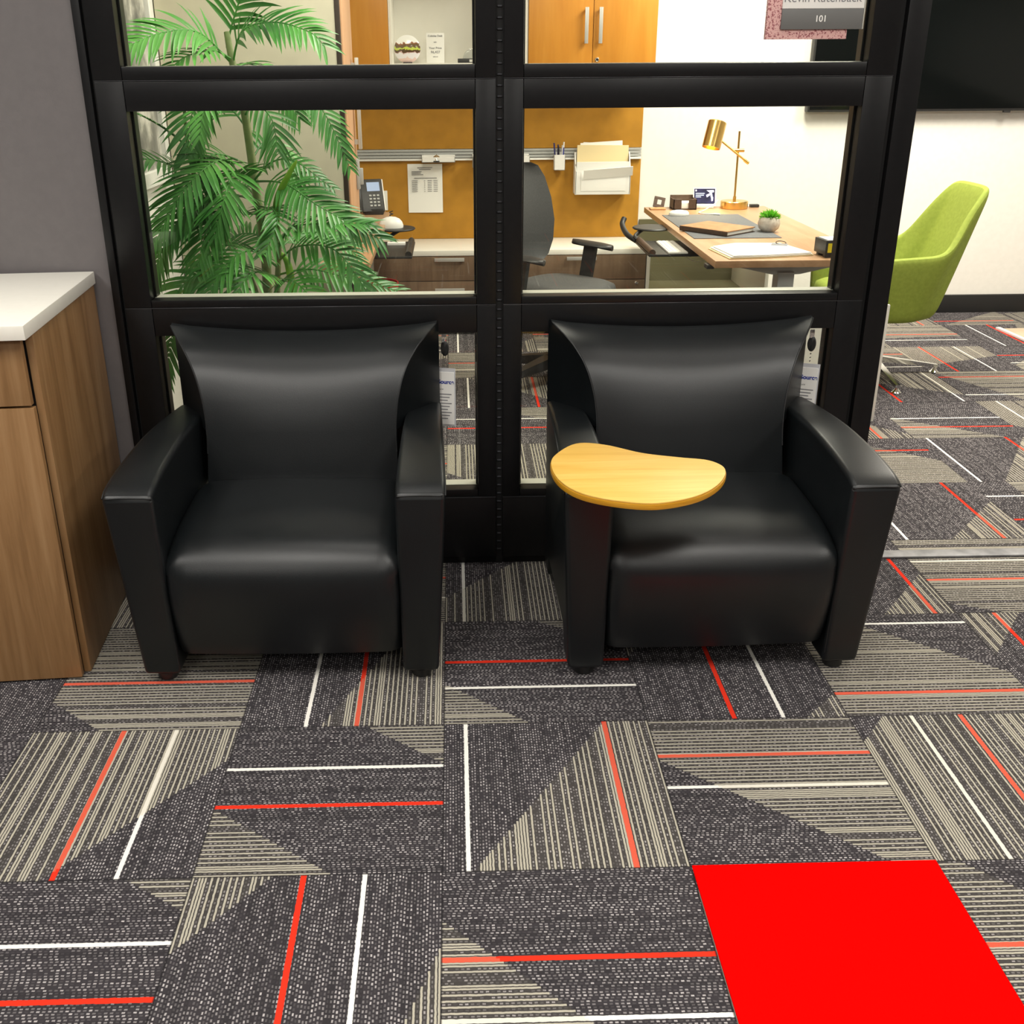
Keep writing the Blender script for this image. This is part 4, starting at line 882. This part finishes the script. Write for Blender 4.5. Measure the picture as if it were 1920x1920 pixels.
STEMS=[[(-0.684,3.720,0.559),(-0.675,3.740,0.865),(-0.691,3.750,1.085),(-0.711,3.770,1.352),(-0.738,3.780,1.502),(-0.752,3.800,1.598)],
[(-0.637,3.620,0.584),(-0.622,3.620,0.774),(-0.606,3.620,0.903),(-0.602,3.620,0.993)],
[(-0.690,3.700,0.564),(-0.731,3.720,0.793),(-0.869,3.700,1.057),(-0.898,3.700,1.250),(-0.887,3.660,1.370)]]
SPEAR=[(-0.611,3.620,0.957),(-0.590,3.600,1.084),(-0.517,3.580,1.205)]

pm_ = thing('potted_palm', 'tall green palm with arching fronds behind the left glass panel', 'plant', (-.64, 3.68, 0))
po = obj('pot', lathe(bmesh.new(), [(0, .0005), (.115, .0005), (.145, .26), (.152, .27), (.152, .30), (.140, .30), (.136, .27), (0, .265)], -.64, 3.68, 36), POTMAT, pm_)
obj('soil', lathe(bmesh.new(), [(0, .266), (.135, .272), (0, .285)], -.64, 3.68, 24), SOIL, po)
for i, s_ in enumerate(STEMS):
    pts = [(-.64+.03*(i-1), 3.68+.02*(i-1), .27)]+s_
    obj('stem', tube(bmesh.new(), spline(pts, 6), (.020, .013, .011)[i], 10, taper=(.010, .008, .005)[i]), STEM, pm_)
def frond(pts, ll, idx):
    P = spline(pts, 10); n = len(P); bm = bmesh.new(); rnd = random.Random(idx)
    tube(bm, P, .0042, 6, taper=.0012)
    cl = [0]
    for a, b in zip(P, P[1:]): cl.append(cl[-1]+(b-a).length)
    Ltot = cl[-1]; nl = max(9, int(Ltot/.0225)); lean = rnd.uniform(-.25, .25)
    for q in range(nl):
        f = .16+.84*q/(nl-1); s = f*Ltot; i = max(j for j in range(n) if cl[j] <= s+1e-9); i = min(i, n-2)
        p = P[i].lerp(P[i+1], (s-cl[i])/max(1e-6, cl[i+1]-cl[i])); t = (P[i+1]-P[i]).normalized()
        nrm = Vector((lean, -.55, .83)); nrm = (nrm-t*nrm.dot(t)); nrm = nrm.normalized() if nrm.length > .15 else t.orthogonal()
        side = t.cross(nrm)
        l_ = ll*(.45+.55*math.sin(math.pi*min(1, .18+.80*f)))*rnd.uniform(.85, 1.1)
        for sg in (-1, 1):
            ang = R(62-30*f+rnd.uniform(-5, 5)); d = (t*math.cos(ang)+side*sg*math.sin(ang)+nrm*rnd.uniform(.02, .22)).normalized()
            wv_ = d.cross(nrm).normalized(); w0 = .0036+.021*l_; prev = None; K = 5; base = p
            for k_ in range(K+1):
                x = k_/K; ww = w0*(.55+.75*math.sin(math.pi*min(.97, .12+.62*x)))*(1-x**3.0)
                c = base+d*l_*x+Vector((0, 0, -1))*l_*.24*x*x
                fold = nrm*ww*.35
                row = [bm.verts.new(c-wv_*ww+fold), bm.verts.new(c), bm.verts.new(c+wv_*ww+fold)] if x < 1 else [bm.verts.new(c)]
                if prev:
                    if len(row) == 3: bm.faces.new((prev[0], prev[1], row[1], row[0])); bm.faces.new((prev[1], prev[2], row[2], row[1]))
                    else: bm.faces.new((prev[0], prev[1], row[0])); bm.faces.new((prev[1], prev[2], row[0]))
                prev = row
    return obj('frond', bm, LEAF, pm_, 80)
for i, (p_, l_) in enumerate(FRONDS): frond(p_, l_, i)
bm = bmesh.new(); S = spline(SPEAR, 8)
loft(bm, [[p+Vector((r_*math.cos(a), r_*.5*math.sin(a), 0)) for a in [2*math.pi*q/8 for q in range(8)]] for p, r_ in zip(S, [.004+.010*math.sin(math.pi*min(1, i/(len(S)-1)*.9+.08)) if i < len(S)-1 else .0006 for i in range(len(S))])])
sh_ = obj('new_shoot', bm, LEAFLIGHT, pm_); sh_['label'] = 'pale green unopened shoot'
S2 = spline([(-.605, 3.63, .90), (-.575, 3.60, .86), (-.560, 3.58, .74), (-.55, 3.57, .66)], 8); bm = bmesh.new()
loft(bm, [[p+Vector((r_*math.cos(a), r_*.4*math.sin(a), 0)) for a in [2*math.pi*q/8 for q in range(8)]] for p, r_ in zip(S2, [.003+.010*math.sin(math.pi*min(1, i/(len(S2)-1)*.9+.08)) if i < len(S2)-1 else .0006 for i in range(len(S2))])])
obj('new_shoot', bm, LEAFLIGHT, pm_)

# ------------------------------------------------------------------ name sign on the right glass
SY = 2.955
sg = thing('name_sign', 'room sign with red woven backing and number 101 on the right glass panel', 'sign', (.956, SY, 1.547))
WV = mat('red_weave', (.5, .15, .17), .8); k = N(WV); v_ = k.coords((1, 1, 1))
br = k.n('ShaderNodeTexBrick'); mp_ = k.n('ShaderNodeMapping'); tcx = k.n('ShaderNodeTexCoord'); k.put(mp_.inputs[0], tcx.outputs['Object']); mp_.inputs['Rotation'].default_value = (R(90), 0, 0)
k.put(br.inputs['Vector'], mp_.outputs[0]); br.inputs['Scale'].default_value = 110; br.inputs['Color1'].default_value = (.62, .22, .24, 1); br.inputs['Color2'].default_value = (.50, .10, .13, 1); br.inputs['Mortar'].default_value = (.75, .50, .46, 1); br.inputs['Mortar Size'].default_value = .09
k.put(k.b.inputs['Base Color'], k.mix(k.math('MULTIPLY', k.math('GREATER_THAN', k.noise(v_, 260, 2), .56), .8), br.outputs[0], (.24, .03, .05)))
obj('backing', B((.831, SY+.006, 1.551), (1.047, SY+.022, 1.80), .001), WV, sg)
obj('grey_plate', B((.868, SY, 1.5745), (1.083, SY+.0055, 1.624), .0006), SIGNGREY, sg)
obj('white_plate', B((.868, SY, 1.6245), (1.083, SY+.0055, 1.78), .0006), PAPER, sg)
obj('plate_edge', B((1.0835, SY-.001, 1.5745), (1.0865, SY+.006, 1.78), .0006), PALEEDGE, sg)
textobj('number', '101', .0215, (.972, SY-.0004, 1.6005-.0075), PAPER, sg, bold=.0003)
textobj('name_text', 'Kevin Rutenback', .0300, (.972, SY-.0004, 1.640), INK, sg)
